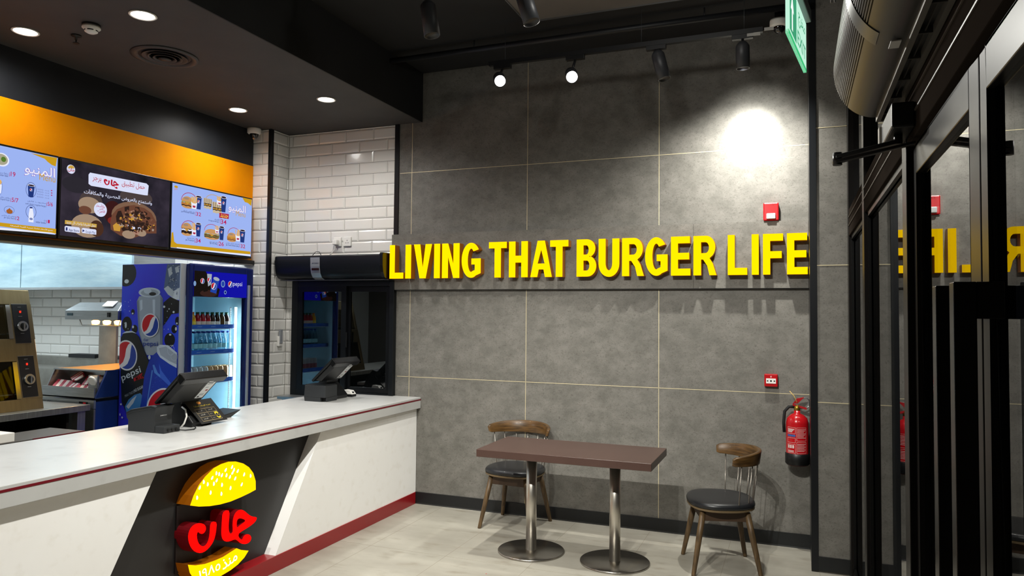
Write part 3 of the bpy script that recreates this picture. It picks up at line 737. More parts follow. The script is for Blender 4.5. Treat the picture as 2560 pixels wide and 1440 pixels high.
SIDE = [
 ('E','black',-5.44,2.026,0.124,0.113),
 ('E','ice',-5.428,1.958,0.026,0.018),
 ('P','ice2',[(-4.966,2.1),(-4.817,2.1),(-4.809,1.796),(-4.871,1.801),(-4.95,1.843),(-4.997,1.892),(-4.987,1.972)]),
 ('P','ice',[(-4.997,1.892),(-4.953,1.917),(-4.886,1.872),(-4.81,1.901),(-4.809,1.796),(-4.871,1.801),(-4.95,1.843)]),
 ('P','ice',[(-4.958,2.06),(-4.919,2.08),(-4.904,2.02),(-4.942,1.991)]),
 ('P','ice',[(-4.88,2.069),(-4.842,2.083),(-4.834,2.039),(-4.866,2.02)]),
 ('P','black',[(-4.997,1.774),(-4.923,1.823),(-4.813,1.789),(-4.809,1.686),(-4.905,1.676),(-4.955,1.616),(-4.993,1.576)]),
 ('E','ice',-4.988,1.739,0.013,0.01),
 ('E','ice',-4.881,1.695,0.011,0.009),
 ('E','ice',-4.932,1.721,0.007,0.006),
 ('E','black',-4.835,1.62,0.027,0.037),
 ('E','ice',-4.842,1.6,0.009,0.008),
 ('E','black',-4.869,1.552,0.032,0.036),
 ('E','ice',-4.85,1.554,0.01,0.015),
 ('E','black',-4.917,1.46,0.059,0.058),
 ('E','ice',-4.912,1.504,0.013,0.007),
 ('E','black',-5.344,1.692,0.02,0.025),
 ('E','ice',-5.345,1.679,0.01,0.008),
 ('E','black',-5.409,1.586,0.057,0.066),
 ('E','ice',-5.422,1.578,0.012,0.027),
 ('E','black',-5.389,1.611,0.02,0.02),
 ('E','black',-5.318,1.546,0.034,0.036),
 ('E','ice',-5.336,1.563,0.011,0.012),
 ('P','silver',[(-5.3,1.783),(-5.274,1.828),(-5.035,1.843),(-5.004,1.808),(-4.994,1.418),(-5.018,1.378),(-5.049,1.328),(-5.168,1.325),(-5.211,1.383),(-5.27,1.532)]),
 ('E','silverlight',-5.158,1.861,0.124,0.042),
 ('E','silver',-5.155,1.858,0.1,0.03),
 ('E','silverlight',-5.178,1.872,0.044,0.023),
 ('E','black',-5.121,1.848,0.04,0.015),
 ('G','',-5.133,1.58,0.101,0.102,0),
 ('T','diet',-5.206,1.443,0.056,0.026,'pepsiblue',0),
 ('T','pepsi',-5.207,1.393,0.167,0.049,'pepsiblue',1),
 ('P','blackcan',[(-5.467,1.468),(-5.433,1.514),(-5.372,1.53),(-5.31,1.511),(-5.261,1.482),(-5.14,1.276),(-5.136,1.177),(-5.194,0.927),(-5.257,0.844),(-5.379,0.827),(-5.437,0.914),(-5.46,1.165)]),
 ('P','silverlight',[(-5.46,1.501),(-5.406,1.525),(-5.338,1.529),(-5.282,1.507),(-5.337,1.516),(-5.405,1.51)]),
 ('G','',-5.397,1.317,0.124,0.134,0.15),
 ('T','pepsi',-5.43,1.075,0.235,0.075,'ice',1,0.38),
 ('P','red',[(-5.306,1.121),(-5.203,1.175),(-5.215,1.149),(-5.18,1.131),(-5.254,1.113),(-5.297,1.096)]),
 ('T','MAX',-5.275,1.1,0.085,0.04,'darkred',1,0.3),
 ('T','MAX TASTE',-5.395,0.955,0.115,0.022,'silver',0,0.4),
 ('T','NO SUGAR',-5.288,1.003,0.11,0.026,'ice',1,0.4),
 ('P','canblue2',[(-5.397,0.876),(-5.356,0.938),(-5.29,0.982),(-5.223,1.0),(-5.195,0.976),(-5.225,0.866),(-5.324,0.825),(-5.379,0.832)]),
 ('P','silverlight',[(-5.381,0.877),(-5.315,0.945),(-5.263,0.978),(-5.3,0.911),(-5.353,0.859)]),
 ('P','canblue',[(-5.133,1.276),(-5.089,1.327),(-5.044,1.358),(-4.808,1.257),(-4.792,0.803),(-5.228,0.776),(-5.197,1.026),(-5.182,1.146)]),
 ('P','canlight',[(-5.092,1.243),(-5.073,1.248),(-5.031,1.181),(-4.938,1.126),(-4.99,1.133),(-5.07,1.179)]),
 ('P','silverlight',[(-5.049,1.397),(-5.013,1.418),(-4.922,1.415),(-4.811,1.355),(-4.803,1.228),(-4.904,1.259),(-5.009,1.31),(-5.044,1.348)]),
 ('P','silver',[(-5.025,1.388),(-4.948,1.405),(-4.817,1.335),(-4.814,1.257),(-4.905,1.283),(-5.004,1.33)]),
 ('O','silverlight',-4.888,1.374,0.038,0.041),
 ('O','silverlight',-4.851,1.321,0.035,0.031),
 ('G','',-4.977,0.909,0.175,0.137,0.1),
 ('E','ice',-5.44,0.894,0.01,0.008),
 ('E','ice',-5.421,0.781,0.01,0.008),
 ('E','ice',-5.447,0.806,0.006,0.011),
 ('E','ice',-5.127,1.308,0.014,0.018),
]

tvg = 'menu screens on the orange wall'
def tv(y0, y1, bg, items, label, crumbs=None):
    t = thing('menu_screen', label, 'screen', (-4.868, (y0+y1)/2, 2.2), tvg)
    pt(MB().box(-4.866, y0, 2.205, XS-.004, y1, 2.779), 'housing', P('black_screen_bezel', '0d0d0f', 0.3), t, bevel=0.003)
    e = 0.012
    pt(MB().box(XS-.006, y0+e, 2.226, XS, y1-e, 2.765), 'display', bg, t)
    a = Art(scr, scol); 
    a.draw(items)
    if crumbs: crumbs(a)
    pt(a.mb, 'menu_artwork', None, t, recalc=False)
    pt(MB().box(XS-.006, y1-.25, 2.207, XS+.004, y1-.2, 2.212), 'status_light', plastic_g, t)
    return t
blue_bg = emis('screen_pale_blue', '9db4f2', 1.0)
def dark_bg():
    m = emis('screen_dark_photo', '2a2730', 1.0); nt = m.node_tree
    tc = nt.nodes.new('ShaderNodeTexCoord'); n = nt.nodes.new('ShaderNodeTexNoise'); n.inputs['Scale'].default_value = 5; n.inputs['Detail'].default_value = 3
    r = nt.nodes.new('ShaderNodeValToRGB'); e = r.color_ramp.elements; e[0].position = .3; e[0].color = lin('17161d')+(1,); e[1].position = .7; e[1].color = lin('3b3440')+(1,)
    nt.links.new(tc.outputs['Object'], n.inputs[0]); nt.links.new(n.outputs[0], r.inputs[0])
    nt.links.new(r.outputs[0], [x for x in nt.nodes if x.type == 'EMISSION'][0].inputs[0])
    return m
tv(2.585, 3.545, blue_bg, TV1, 'pale blue menu screen with drinks and sauce prices, nearest the camera')
def burger_photo(a):
    random.seed(11)
    cols = ['beef', 'beefdark', 'beefdark', 'bundark', 'crumb', 'crumb2', 'cheese2', 'pale', 'bundark', 'beef']
    for i in range(150):
        y = random.uniform(4.03, 4.36); k = random.random()
        zb, zt = 2.315+.18*((y-4.195)/.17)**2*.25, 2.50-.10*((y-4.195)/.17)**2
        z = zb+(zt-zb)*k; r = random.uniform(.006, .016); c = random.choice(cols if k < .75 else ['beef', 'bundark', 'crumb', 'beefdark'])
        if k < .3 and random.random() < .5: c = random.choice(['beefdark', 'pale', 'cheese2', 'crumb2'])
        t0 = random.uniform(0, 6); a.poly(c, [(y+r*random.uniform(.6, 1.2)*math.cos(t0+j), z+.9*r*random.uniform(.6, 1.2)*math.sin(t0+j)) for j in (0, 1.05, 2.1, 3.15, 4.2, 5.25)])
tv(3.555, 4.522, dark_bg(), TV2, 'dark menu screen showing a bitten burger and white app banner', burger_photo)
tv(4.528, 5.492, blue_bg, TV3, 'pale blue menu screen with burger meals, next to the tiled column')

# ---------------------------------------------------------------- drinks fridge
FX0, FX1, FY0, FY1, FZ = -5.48, -4.80, 4.662, 5.49, 2.105
navy = P('navy_gloss', '10246e', 0.25, coat=0.4)
fr = thing('drinks_fridge', 'tall blue drinks fridge with glass door and soda can artwork on its side', 'fridge', (-5.14, 5.08, 0))
body = MB(); w = .035
body.box(FX0, FY0, .05, FX1-.022, FY0+w, FZ).box(FX0, FY1-w, .05, FX1-.022, FY1, FZ).box(FX0, FY0+w, .05, FX0+w, FY1-w, FZ)
body.box(FX0+w, FY0+w, FZ-.04, FX1-.022, FY1-w, FZ).box(FX0+w, FY0+w, .05, FX1-.022, FY1-w, .35).box(FX0+w, FY0+w, 1.84, FX1-.022, FY1-w, FZ-.04)
pt(body, 'cabinet', navy, fr)
pt(MB().box(FX1-.022, FY0-.001, .05, FX1-.010, FY0+.055, FZ).box(FX1-.022, FY1-.05, .05, FX1-.012, FY1, FZ), 'edge_trim', P('silver_trim', 'c9d2dc', 0.3, 0.6), fr)
lin_w = P('fridge_liner', 'a9cbd9', 0.5)
L = MB(); e = .001
L.box(FX0+w, FY0+w, .35, FX0+w+e, FY1-w, 1.84).box(FX0+w, FY0+w, .35, FX1-.06, FY0+w+e, 1.84).box(FX0+w, FY1-w-e, .35, FX1-.06, FY1-w, 1.84).box(FX0+w, FY0+w, 1.839, FX1-.06, FY1-w, 1.84).box(FX0+w, FY0+w, .35, FX1-.06, FY1-w, .351)
pt(L, 'liner', lin_w, fr)
dr = MB()
dr.box(FX1-.012, FY0+.055, .30, FX1+.03, FY0+.098, FZ).box(FX1-.012, FY1-.10, .30, FX1+.03, FY1, FZ).box(FX1-.012, FY0+.098, 1.828, FX1+.03, FY1-.10, FZ).box(FX1-.012, FY0+.098, .30, FX1+.03, FY1-.10, .42)
door = pt(dr, 'door', P('navy_door', '101f5c', 0.3, coat=0.3), fr, bevel=0.008)
pt(MB().box(FX1+.006, FY0+.098, .42, FX1+.012, FY1-.10, 1.828), 'glass_pane', glass_mat('fridge_glass', (0.93, 0.97, 0.98), 1.4), door)
pt(MB().box(FX1+.03, FY1-.085, .75, FX1+.05, FY1-.06, 1.95), 'handle', P('silver_trim', 'c9d2dc', 0.3, 0.6), door, bevel=0.006)
SPAL = {}
def pcol(n):
    if n not in SPAL:
        h = dict(black='191a1e', ice='c4d0dc', ice2='55688c', silver='98a4b4', silverlight='bccada', pepsiblue='1e3a8c', blackcan='1c2227', red='b01a2a', darkred='4a0a14', canblue='1c3cae', canblue2='3f7fc0', canlight='4f86dc', silverdark='6f7d92', icedark='2f3d5c', canlight2='3c66d4', g_white='d6dae2', g_red='bb1828', g_blue='1c3f9c', deep='2220a0')[n]
        SPAL[n] = P('print_'+n, h, 0.3, coat=0.3)
    return SPAL[n]
def sidef(u, v, d): return (u, FY0-.001-d, v)
pt(MB().box(FX0, FY0-.001, .05, FX1-.022, FY0, FZ), 'side_panel', mottled('blue_print', '382cd4', '2352dc', 1.4, 0.3, 2), fr)
a = Art(sidef, pcol, (FX0+.001, FX1-.023, FZ-.002))
def clip_u(it):
    if it[0] == 'P': return ('P', it[1], [(min(max(p[0], FX0+.001), FX1-.023), p[1]) for p in it[2]])
    return it
def side_item(i):
    if i[0] == 'G':      # the can picture gets its highlights before the round emblem goes on
        pass
    return clip_u(i)
done = False
for it in SIDE:
    if it[0] == 'G' and not done:
        done = True; random.seed(3)
        a.poly('silverdark', [(-5.298, 1.78), (-5.28, 1.80), (-5.25, 1.50), (-5.185, 1.36), (-5.21, 1.383), (-5.268, 1.532)])
        a.poly('silverdark', [(-5.03, 1.83), (-5.006, 1.805), (-4.996, 1.418), (-5.018, 1.38), (-5.03, 1.6)])
        a.poly('silverlight', [(-5.12, 1.80), (-5.09, 1.80), (-5.085, 1.66), (-5.11, 1.66)])
        a.poly('silverlight', [(-5.265, 1.79), (-5.235, 1.80), (-5.23, 1.72), (-5.255, 1.70)])
        for k in range(60):
            x = random.uniform(-4.95, -4.79); z = random.uniform(1.82, 2.09); r_ = random.uniform(.003, .009)
            if z < 1.82+(-4.85-x)*.9: continue
            a.poly(random.choice(['ice', 'ice2', 'icedark', 'silver']), [(x+r_*math.cos(t)*random.uniform(.6, 1.3), z+r_*math.sin(t)*random.uniform(.6, 1.3)) for t in (0, 1.2, 2.4, 3.6, 4.8)])
        for k in range(26):
            x = random.uniform(-5.45, -5.36) if k % 2 else random.uniform(-4.98, -4.8); z = random.uniform(1.4, 1.8); r_ = random.uniform(.002, .006)
            a.ell('ice', x, z, r_*.8, r_, 0, 8)
    if it[0] == 'G' and it[2] > -5.0 or (it[0] == 'O' and not hasattr(a, 'blue')):
        if not hasattr(a, 'blue'):
            a.blue = True
            a.poly('canlight', [(-5.10, 1.20), (-5.085, 1.20), (-5.15, .85), (-5.165, .80)])
            a.poly('canlight2', [(-5.02, 1.26), (-4.99, 1.20), (-4.86, 1.08), (-4.86, 1.05), (-5.0, 1.14)])
            random.seed(8)
            for k in range(30):
                x = random.uniform(-5.12, -4.8); z = random.uniform(.85, 1.15); a.ell('canlight2', x, z, .003, .004, 0, 8)
    a.draw([side_item(it)])
pt(a.mb, 'side_artwork', None, fr, recalc=False)
hdp = MB().box(FX1+.029, FY0+.10, 1.832, FX1+.031, FY1-.09, 2.05)
hd = pt(hdp, 'header_panel', emis('lit_header_blue', '1414a8', 0.9), door)
HP = {}
def hcol(n):
    if n not in HP: HP[n] = emis('header_'+n, dict(black='1a1512', silver='a8b0bc', canblue='2446a8', g_white='e4e6ee', g_red='c02030', g_blue='2340a0', ice='7fa0cc', deep='0e0e70', white='d8dcf4', brown='3a2520')[n], 0.9)
    return HP[n]
a = Art(lambda u, v, d: (FX1+.0312+d, u, v), hcol)
hy0 = FY0+.10
a.poly('black', [(hy0, 2.05), (hy0+.13, 2.05), (hy0+.20, 1.95), (hy0+.30, 1.90), (hy0+.28, 1.832), (hy0, 1.832)])
a.ell('brown', hy0+.17, 1.86, .10, .03); a.ell('ice', hy0+.01, 1.94, .015, .022)
a.poly('black', [(hy0+.07, 2.0), (hy0+.12, 2.01), (hy0+.16, 1.88), (hy0+.11, 1.87)]); a.globe(hy0+.095, 1.965, .024, .024, .3)
a.poly('silver', [(hy0+.145, 2.03), (hy0+.20, 2.03), (hy0+.195, 1.94), (hy0+.16, 1.92)]); a.globe(hy0+.17, 1.975, .022, .024, .1)
a.poly('canblue', [(hy0+.22, 2.00), (hy0+.29, 1.98), (hy0+.255, 1.86), (hy0+.185, 1.875)]); a.ell('silver', hy0+.255, 1.99, .037, .016, -.2); a.globe(hy0+.225, 1.925, .031, .031, .1)
a.ell('ice', hy0+.335, 1.95, .025, .032); a.ell('canblue', hy0+.335, 1.95, .018, .023); a.ell('ice', hy0+.365, 1.875, .016, .018); a.ell('deep', hy0+.365, 1.875, .01, .011)
a.globe(hy0+.425, 1.95, .028, .028); a.text('white', 'pepsi', hy0+.46, 1.925, .115, .05)
pt(a.mb, 'header_artwork', None, hd, recalc=False)
SHZ = (1.555, 1.330, 1.070, .72)
shm = P('shelf_blue', '2456b4', 0.4); 
shelf_white = P('shelf_white', 'dfeaf0', 0.4)
for z in SHZ:
    s = pt(MB().box(FX0+.05, FY0+.06, z-.012, FX1-.10, FY1-.09, z), 'shelf', shelf_white, fr)
    pt(MB().box(FX1-.10, FY0+.06, z-.006, FX1-.095, FY1-.09, z+.030), 'price_strip', shm, s)
    lab = MB()
    for k in range(4):
        y = FY0+.12+k*.16
        put_text(lab, 'pepsi', (FX1-.0945, y, z+.006), (0, 1, 0), (0, 0, 1), .05, .012)
    pt(lab, 'strip_print', P('strip_white', '9fb6e6', 0.5), s)
tube_e = emis('cold_white_tube', 'e8fbff', 6.0)
pt(MB().cyl((FX1-.09, FY1-.09, .45), (FX1-.09, FY1-.09, 1.745), .011, n=12), 'light_tube', tube_e, fr)
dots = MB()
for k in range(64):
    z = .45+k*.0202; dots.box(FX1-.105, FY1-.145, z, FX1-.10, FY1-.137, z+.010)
pt(dots, 'rail_glow_dots', emis('rail_dot_glow', 'd8f4ff', 1.2), fr)  # row of self-lit dots, their brightness is put into the colour
pt(MB().box(FX1-.109, FY1-.150, .40, FX1-.105, FY1-.132, 1.745), 'shelf_rail', shelf_white, fr)
lamp_area((FX1-.11, FY1-.10, 1.1), (FX0, FY0+.25, 1.1), 6.5, .03, 1.2, (0.72, 0.92, 1.0))  # area lamp added beside the light tube to light the shelves

def bottle(name, label, cat, group, prof, mat, capm, cap, band=None, labm=None):
    t = thing(name, label, cat, (0, 0, 0), group)
    b = pt(MB().lathe(prof, (0, 0, 0), 16), 'bottle_body' if cat == 'bottle' else 'can_body', mat, t)
    if cap: pt(MB().cyl((0, 0, cap[0]), (0, 0, cap[1]), cap[2], n=14), 'cap', capm, t)
    if band: pt(MB().cyl((0, 0, band[0]), (0, 0, band[1]), band[2], n=16, caps=False), 'paper_label', labm, t)
    return t
juice = [(.0, 0), (.026, 0), (.029, .006), (.029, .075), (.024, .10), (.013, .122), (.013, .130), (0, .130)]
water = [(.0, 0), (.027, 0), (.029, .006), (.027, .05), (.029, .09), (.027, .115), (.018, .155), (.0115, .175), (.0115, .183), (0, .183)]
can = [(0, .004), (.024, 0), (.0305, .012), (.0305, .118), (.025, .131), (.026, .135), (.023, .132), (0, .130)]
jz = SHZ[0]; jx = FX1-.145
jg = 'juice bottles on the top fridge shelf'
green = P('green_cap', '1f5a3a', 0.4); orange_c = P('orange_cap', 'e0762a', 0.4)
lbl = P('bottle_paper', 'c8b8b0', 0.6)
pY = bottle('juice_bottle', 'yellow juice bottle with orange cap, at the near end of the top shelf', 'bottle', jg, juice, P('mango_juice', 'e8a80c', 0.2), orange_c, (.126, .142, .0155), (.03, .06, .0295), P('yellow_paper', 'd8c24a', 0.6))
pR = bottle('juice_bottle', 'red juice bottle with green cap on the top fridge shelf', 'bottle', jg, juice, P('berry_juice', 'a81c2c', 0.2), green, (.126, .142, .0155), (.03, .06, .0295), lbl)
pK = bottle('juice_bottle', 'dark brown juice bottle with green cap and pale label on top shelf', 'bottle', jg, juice, P('grape_juice', '3a2420', 0.2), green, (.126, .142, .0155), (.02, .058, .0295), P('white_paper', 'd8d6d0', 0.6))
pG = bottle('juice_bottle', 'olive brown juice bottle with dark green cap, no label visible, top shelf', 'bottle', jg, juice, P('olive_juice', '5a4426', 0.2), green, (.126, .142, .0155))
ys = [FY0+.262+.0+.0612*i for i in range(9)]
order = [pY, pR, pR, pR, pK, pK, pG, pK]
used = set()
for i, p in enumerate(order):
    loc = (jx, FY0+.268+.0585*i, jz)
    if p.name in used: o = dup(p, loc)
    else: p.location = loc; used.add(p.name); o = p
    if p is pK:
        o['label'] = ['dark juice bottle with white label, directly after the red bottles', 'dark juice bottle with white label, second after the red ones', '', 'dark juice bottle with white label, at the far end of the row'][i-4]
    if p is pR:
        o['label'] = ['red juice bottle standing beside the yellow one on the top shelf', 'middle one of three red juice bottles on the top shelf', 'red juice bottle standing beside the dark juice bottles'][i-1]
wg = 'water bottles on the middle fridge shelf'
wm = glass_mat('clear_bottle', (0.72, 0.86, 0.92), 1.45)
pW = bottle('water_bottle', 'clear water bottle with blue cap on the middle fridge shelf', 'bottle', wg, water, wm, P('blue_cap', '1d3c9c', 0.4), (.178, .194, .014), (.045, .085, .0295), P('aqua_label', '7fb8c8', 0.5))
n = 0
for r in range(2):
    for i in range(9):
        loc = (jx-.075*r, FY0+.235+.0585*i, SHZ[1])
        if n == 0: pW.location = loc
        else: dup(pW, loc)
        n += 1
cgp = 'soda cans on the lower fridge shelf'
sil = P('silver_can', 'b4bcc4', 0.3, 0.7); tan = P('gold_can', 'b08d68', 0.35, 0.5)
pS = bottle('soda_can', 'silver soda can on the near half of the lower fridge shelf', 'can', cgp, can, sil, None, None, (.035, .08, .0309), P('can_red_print', '8c5460', 0.4))
pT = bottle('soda_can', 'gold brown soda can on the far half of the lower fridge shelf', 'can', cgp, can, tan, None, None)
n = 0
for r in range(2):
    for i in range(9):
        src = pS if i < 4 else pT
        loc = (jx-.07*r, FY0+.24+.0615*i, SHZ[2])
        if r == 0 and i in (0, 4): src.location = loc
        else: dup(src, loc)

# ---------------------------------------------------------------- kitchen line beyond the opening
hood = thing('extractor_hood', 'long stainless steel extractor hood over the kitchen equipment', 'hood', (-7.3, 5.4, 1.92))
hm = mottled('hood_steel', 'c8dee4', '9ebccb', 1.6, 0.28, 5, (1, 1, 5), 0.3, None, 0.36)
MATS['hood_steel'].node_tree.nodes['Principled BSDF'].inputs['Metallic'].default_value = 0.55
pt(MB().box(-7.70, 5.30, 1.94, -6.11, 5.32, 2.66), 'front_panel', hm, hood)
pt(MB().box(-8.6, 5.295, 1.94, -7.705, 5.32, 2.66), 'front_panel', hm, hood)
pt(MB().box(-8.6, 5.29, 1.915, -6.10, 5.335, 1.94).box(-6.125, 5.32, 1.94, -6.10, 5.825, 2.66).box(-8.6, 5.335, 1.93, -6.125, 5.825, 1.94), 'lower_lip', steel, hood)

# stainless work bench with its shelf
bn = thing('steel_bench', 'stainless steel prep bench carrying the heated display cabinet', 'bench', (-5.86, 3.2, 0))
pt(MB().box(-6.25, 1.2, .87, -5.476, 4.386, .92), 'bench_top', steel_v, bn, bevel=0.003)
pt(MB().box(-6.22, 1.3, .62, -5.55, 4.30, .65).box(-5.57, 1.3, .62, -5.55, 4.30, .69), 'shelf', steel_v, bn)
for (x, y) in ((-5.53, 4.33), (-6.2, 4.33), (-5.53, 1.3), (-6.2, 1.3)):
    pt(MB().box(x-.03, y-.04, 0, x+.03, y+.03, .87), 'leg', steel_v, bn)
pt(MB().box(-6.23, 1.25, .05, -6.2, 4.3, .86).box(-6.2, 4.27, .05, -5.60, 4.29, .86), 'back_and_shade_panel', P('underbench_dark', '1c1716', 0.6), bn)  # dark end sheet added so the space under the bench reads as shaded

# heated display cabinet (sloped front)
hc = thing('heated_display_cabinet', 'two tier heated food cabinet with black dial panels on the steel bench', 'food warmer', (-5.9, 3.7, .92))
def fx(z): return -5.59-(z-.93)*.24
hs = mottled('warm_steel', '9c8c68', '8e7e5c', 3, 0.26, 5, (1, 10, 1), 0, None, 0.4); MATS['warm_steel'].node_tree.nodes['Principled BSDF'].inputs['Metallic'].default_value = .9  # gold tint of warm reflections is put into the steel colour
Y0, Y1 = 2.95, 4.065
def slab(mb, y0, y1, z0, z1, d0, d1):
    return mb.hexa([(fx(z0)+d0, y0, z0), (fx(z0)+d1, y0, z0), (fx(z0)+d1, y1, z0), (fx(z0)+d0, y1, z0), (fx(z1)+d0, y0, z1), (fx(z1)+d1, y0, z1), (fx(z1)+d1, y1, z1), (fx(z1)+d0, y1, z1)])
m = MB()
slab(m, Y0, Y1, .92, 1.005, -.55, 0.0); slab(m, Y0, Y1, 1.30, 1.47, -.40, 0); slab(m, Y0, Y1, 1.745, 1.86, -.28, 0)
slab(m, Y1-.17, Y1, 1.005, 1.30, -.40, 0); slab(m, Y1-.17, Y1, 1.47, 1.745, -.30, 0)
slab(m, Y0, Y0+.05, 1.005, 1.30, -.40, 0); slab(m, Y0, Y0+.05, 1.47, 1.745, -.30, 0); slab(m, Y0, Y1, .92, 1.86, -.46, -.44)
pt(m, 'cabinet', hs, hc, bevel=0.003)
for (z0, z1) in ((1.01, 1.295), (1.475, 1.74)):
    m = MB(); slab(m, Y0+.05, Y1-.20, z0, z1, -.012, -.006); pt(m, 'glass_door', glass_mat('warmer_glass', (.75, .77, .75), 1.32), hc)
    m = MB(); slab(m, Y1-.205, Y1-.17, z0, z1, -.02, .004); pt(m, 'door_edge', chrome, hc)
    m = MB(); slab(m, Y0+.06, Y1-.2, z0+.03, z0+.036, -.30, -.04); pt(m, 'food_tray', steel_v, hc)
pb = P('dial_panel_black', '141414', 0.35)
cr = P('dial_chrome', 'b8b8b4', 0.25, 0.9); redl = emis('red_indicator', 'ff3020', 1.6); prt = P('panel_print', '8a8a86', 0.5)
for (z0, z1) in ((1.02, 1.335), (1.44, 1.745)):
    m = MB(); slab(m, Y1-.155, Y1-.035, z0, z1, 0, .006); q = pt(m, 'dial_panel', pb, hc)
    m = MB(); slab(m, Y1-.158, Y1-.032, z0-.004, z1+.004, -.0015, .002); pt(m, 'panel_rim', P('silver_rim', '9a9690', 0.35, 0.8), q)
    zc = z0+(z1-z0)*.42; x = fx(zc)
    m = MB().cyl((x, Y1-.095, zc), (x+.022, Y1-.095, zc+.005), .041, n=28); m.mat(cr); kn = pt(m, 'dial', None, q)
    m = MB().cyl((x+.02, Y1-.095, zc+.004), (x+.024, Y1-.095, zc+.005), .026, n=24); pt(m, 'dial_face', pb, q)
    pt(MB().box(x+.02, Y1-.10, zc-.024, x+.038, Y1-.090, zc+.03), 'dial_grip', cr, q)
    z = z0+(z1-z0)*.80; x = fx(z); pt(MB().box(x+.005, Y1-.102, z-.007, x+.010, Y1-.090, z+.010), 'indicator', redl, q)
    z = z0+(z1-z0)*.14; x = fx(z); m = MB(); put_text(m, 'MEISTER', (x+.0075, Y1-.135, z-.02), (0, 1, 0), (-.23, 0, .97), .08, .015, 1)
    for k in (.92, .68, .24): zz = z0+(z1-z0)*k; m.box(fx(zz)+.006, Y1-.113, zz, fx(zz)+.0075, Y1-.085, zz+.005)
    pt(m, 'panel_lettering', prt, q)

# fry station: navy cabinet with a steel front and a packaging tray
fs = thing('fry_station', 'blue and steel fry holding station with a packaging tray', 'fry station', (-5.76, 4.8, 0))
blue_c = P('blue_coat_steel', '17306e', 0.35, 0.1)
x0, x1, y0, y1 = -6.135, -5.495, 4.44, 5.09
pt(MB().box(x0, y0+.01, .05, x1, y1, .93), 'cabinet', blue_c, fs, bevel=0.004)
pt(MB().box(x0, y0-.004, .06, x1-.004, y0+.01, .87).box(x1-.075, y0-.006, .06, x1, y0+.01, .87), 'door', steel_v, fs, bevel=0.002)
pt(MB().box(x0, y0-.008, .875, x1, y0+.01, .945), 'control_strip', steel, fs)
pt(MB().box(x1-.17, y0-.012, .89, x1-.07, y0-.008, .93), 'display_window', P('dark_display', '10181a', 0.2), fs)
pt(MB().box(x1-.12, y0-.014, .895, x1-.09, y0-.011, .925), 'rocker_switch', emis('dim_red_switch', '701015', 1.0), fs)
m = MB(); put_text(m, 'COOL HEAD', (x0+.01, y0-.0085, .905), (1, 0, 0), (0, 0, 1), .12, .018, 1); pt(m, 'lettering', plastic_g, fs)
pt(MB().hexa([(x1-.012, y0+.005, .965), (x1+.006, y0+.005, .965), (x1+.006, y1, .965), (x1-.012, y1, .965), (x1-.012, y0+.11, 1.19), (x1+.006, y0+.11, 1.19), (x1+.006, y1, 1.19), (x1-.012, y1, 1.19)]), 'side_panel', blue_c, fs)
tr = MB().box(x0, y0, .955, x1-.012, y0+.012, 1.045).box(x0, y0, .955, x1-.012, y1, .965).hexa([(x0, y0+.005, .96), (x0+.012, y0+.005, .96), (x0+.012, y1, .96), (x0, y1, .96), (x0, y0+.11, 1.19), (x0+.012, y0+.11, 1.19), (x0+.012, y1, 1.19), (x0, y1, 1.19)])
tr.box(x0, y0+.25, .965, x1-.012, y0+.262, 1.17).box(x0, y0+.10, 1.178, x1-.012, y0+.125, 1.19)
pt(tr, 'packaging_tray', steel, fs)
pt(MB().box(x0, y1-.45, 1.17, x1-.012, y1, 1.18).hexa([(x0, y1-.5, 1.18), (x1-.012, y1-.5, 1.18), (x1-.012, y1-.1, 1.18), (x0, y1-.1, 1.18), (x0, y1-.5, 1.185), (x1-.012, y1-.5, 1.185), (x1-.012, y1-.1, 1.24), (x0+.2, y1-.1, 1.21)]), 'holding_tray', P('warm_lit_tray', 'c09040', 0.35, 0.5), fs)  # orange glow of the heat lamp is put into the tray colour
pt(MB().cyl((x1-.06, y0+.03, 1.11), (x1-.06, y0+.012, 1.10), .042, n=24), 'side_dial', plastic_w, fs)
pt(MB().box(x1-.12, y0+.03, .965, x1-.015, y0+.05, 1.15), 'dial_plate', steel, fs)
pt(MB().box(-6.17, 5.01, 1.18, -5.95, 5.035, 1.63), 'lamp_post', steel_v, fs)
pt(MB().tube([(-5.55, 4.75, 1.19), (-5.53, 4.78, 1.4), (-5.50, 4.82, 1.6)], .004), 'lamp_cable', P('grey_cable', 'b8b8b4', 0.5), fs)
# folded red and white fry boxes lying in the tray
def fry_box(mb_r, mb_w, x, y, z, rz, tilt):
    pass
bx = thing('fry_box', 'red and white striped fry carton lying flat at the near end of the tray', 'carton', (0, 0, 0), 'fry cartons in the packaging tray')
wr = P('carton_white', 'e6dcd8', 0.6); rr = P('carton_red', 'a81a3a', 0.5)
m = MB()
for k in range(5):
    m.mat(wr if k % 2 else rr); m.hexa([(-.07+.028*k, -.05, 0), (-.042+.028*k, -.05, 0), (-.042+.028*k, .05, 0), (-.07+.028*k, .05, 0), (-.07+.028*k, -.05, .02), (-.042+.028*k, -.05, .02), (-.042+.028*k, .05, .035), (-.07+.028*k, .05, .035)])
pt(m, 'carton', None, bx)
pt(MB().mat(wr).hexa([(.07, -.04, .005), (.11, -.03, .01), (.11, .03, .01), (.07, .04, .005), (.07, -.04, .02), (.11, -.03, .018), (.11, .03, .018), (.07, .04, .03)]), 'flap', wr, bx)
bx.location = (x0+.10, y0+.12, 1.03); bx.rotation_euler = (.5, .1, .35)
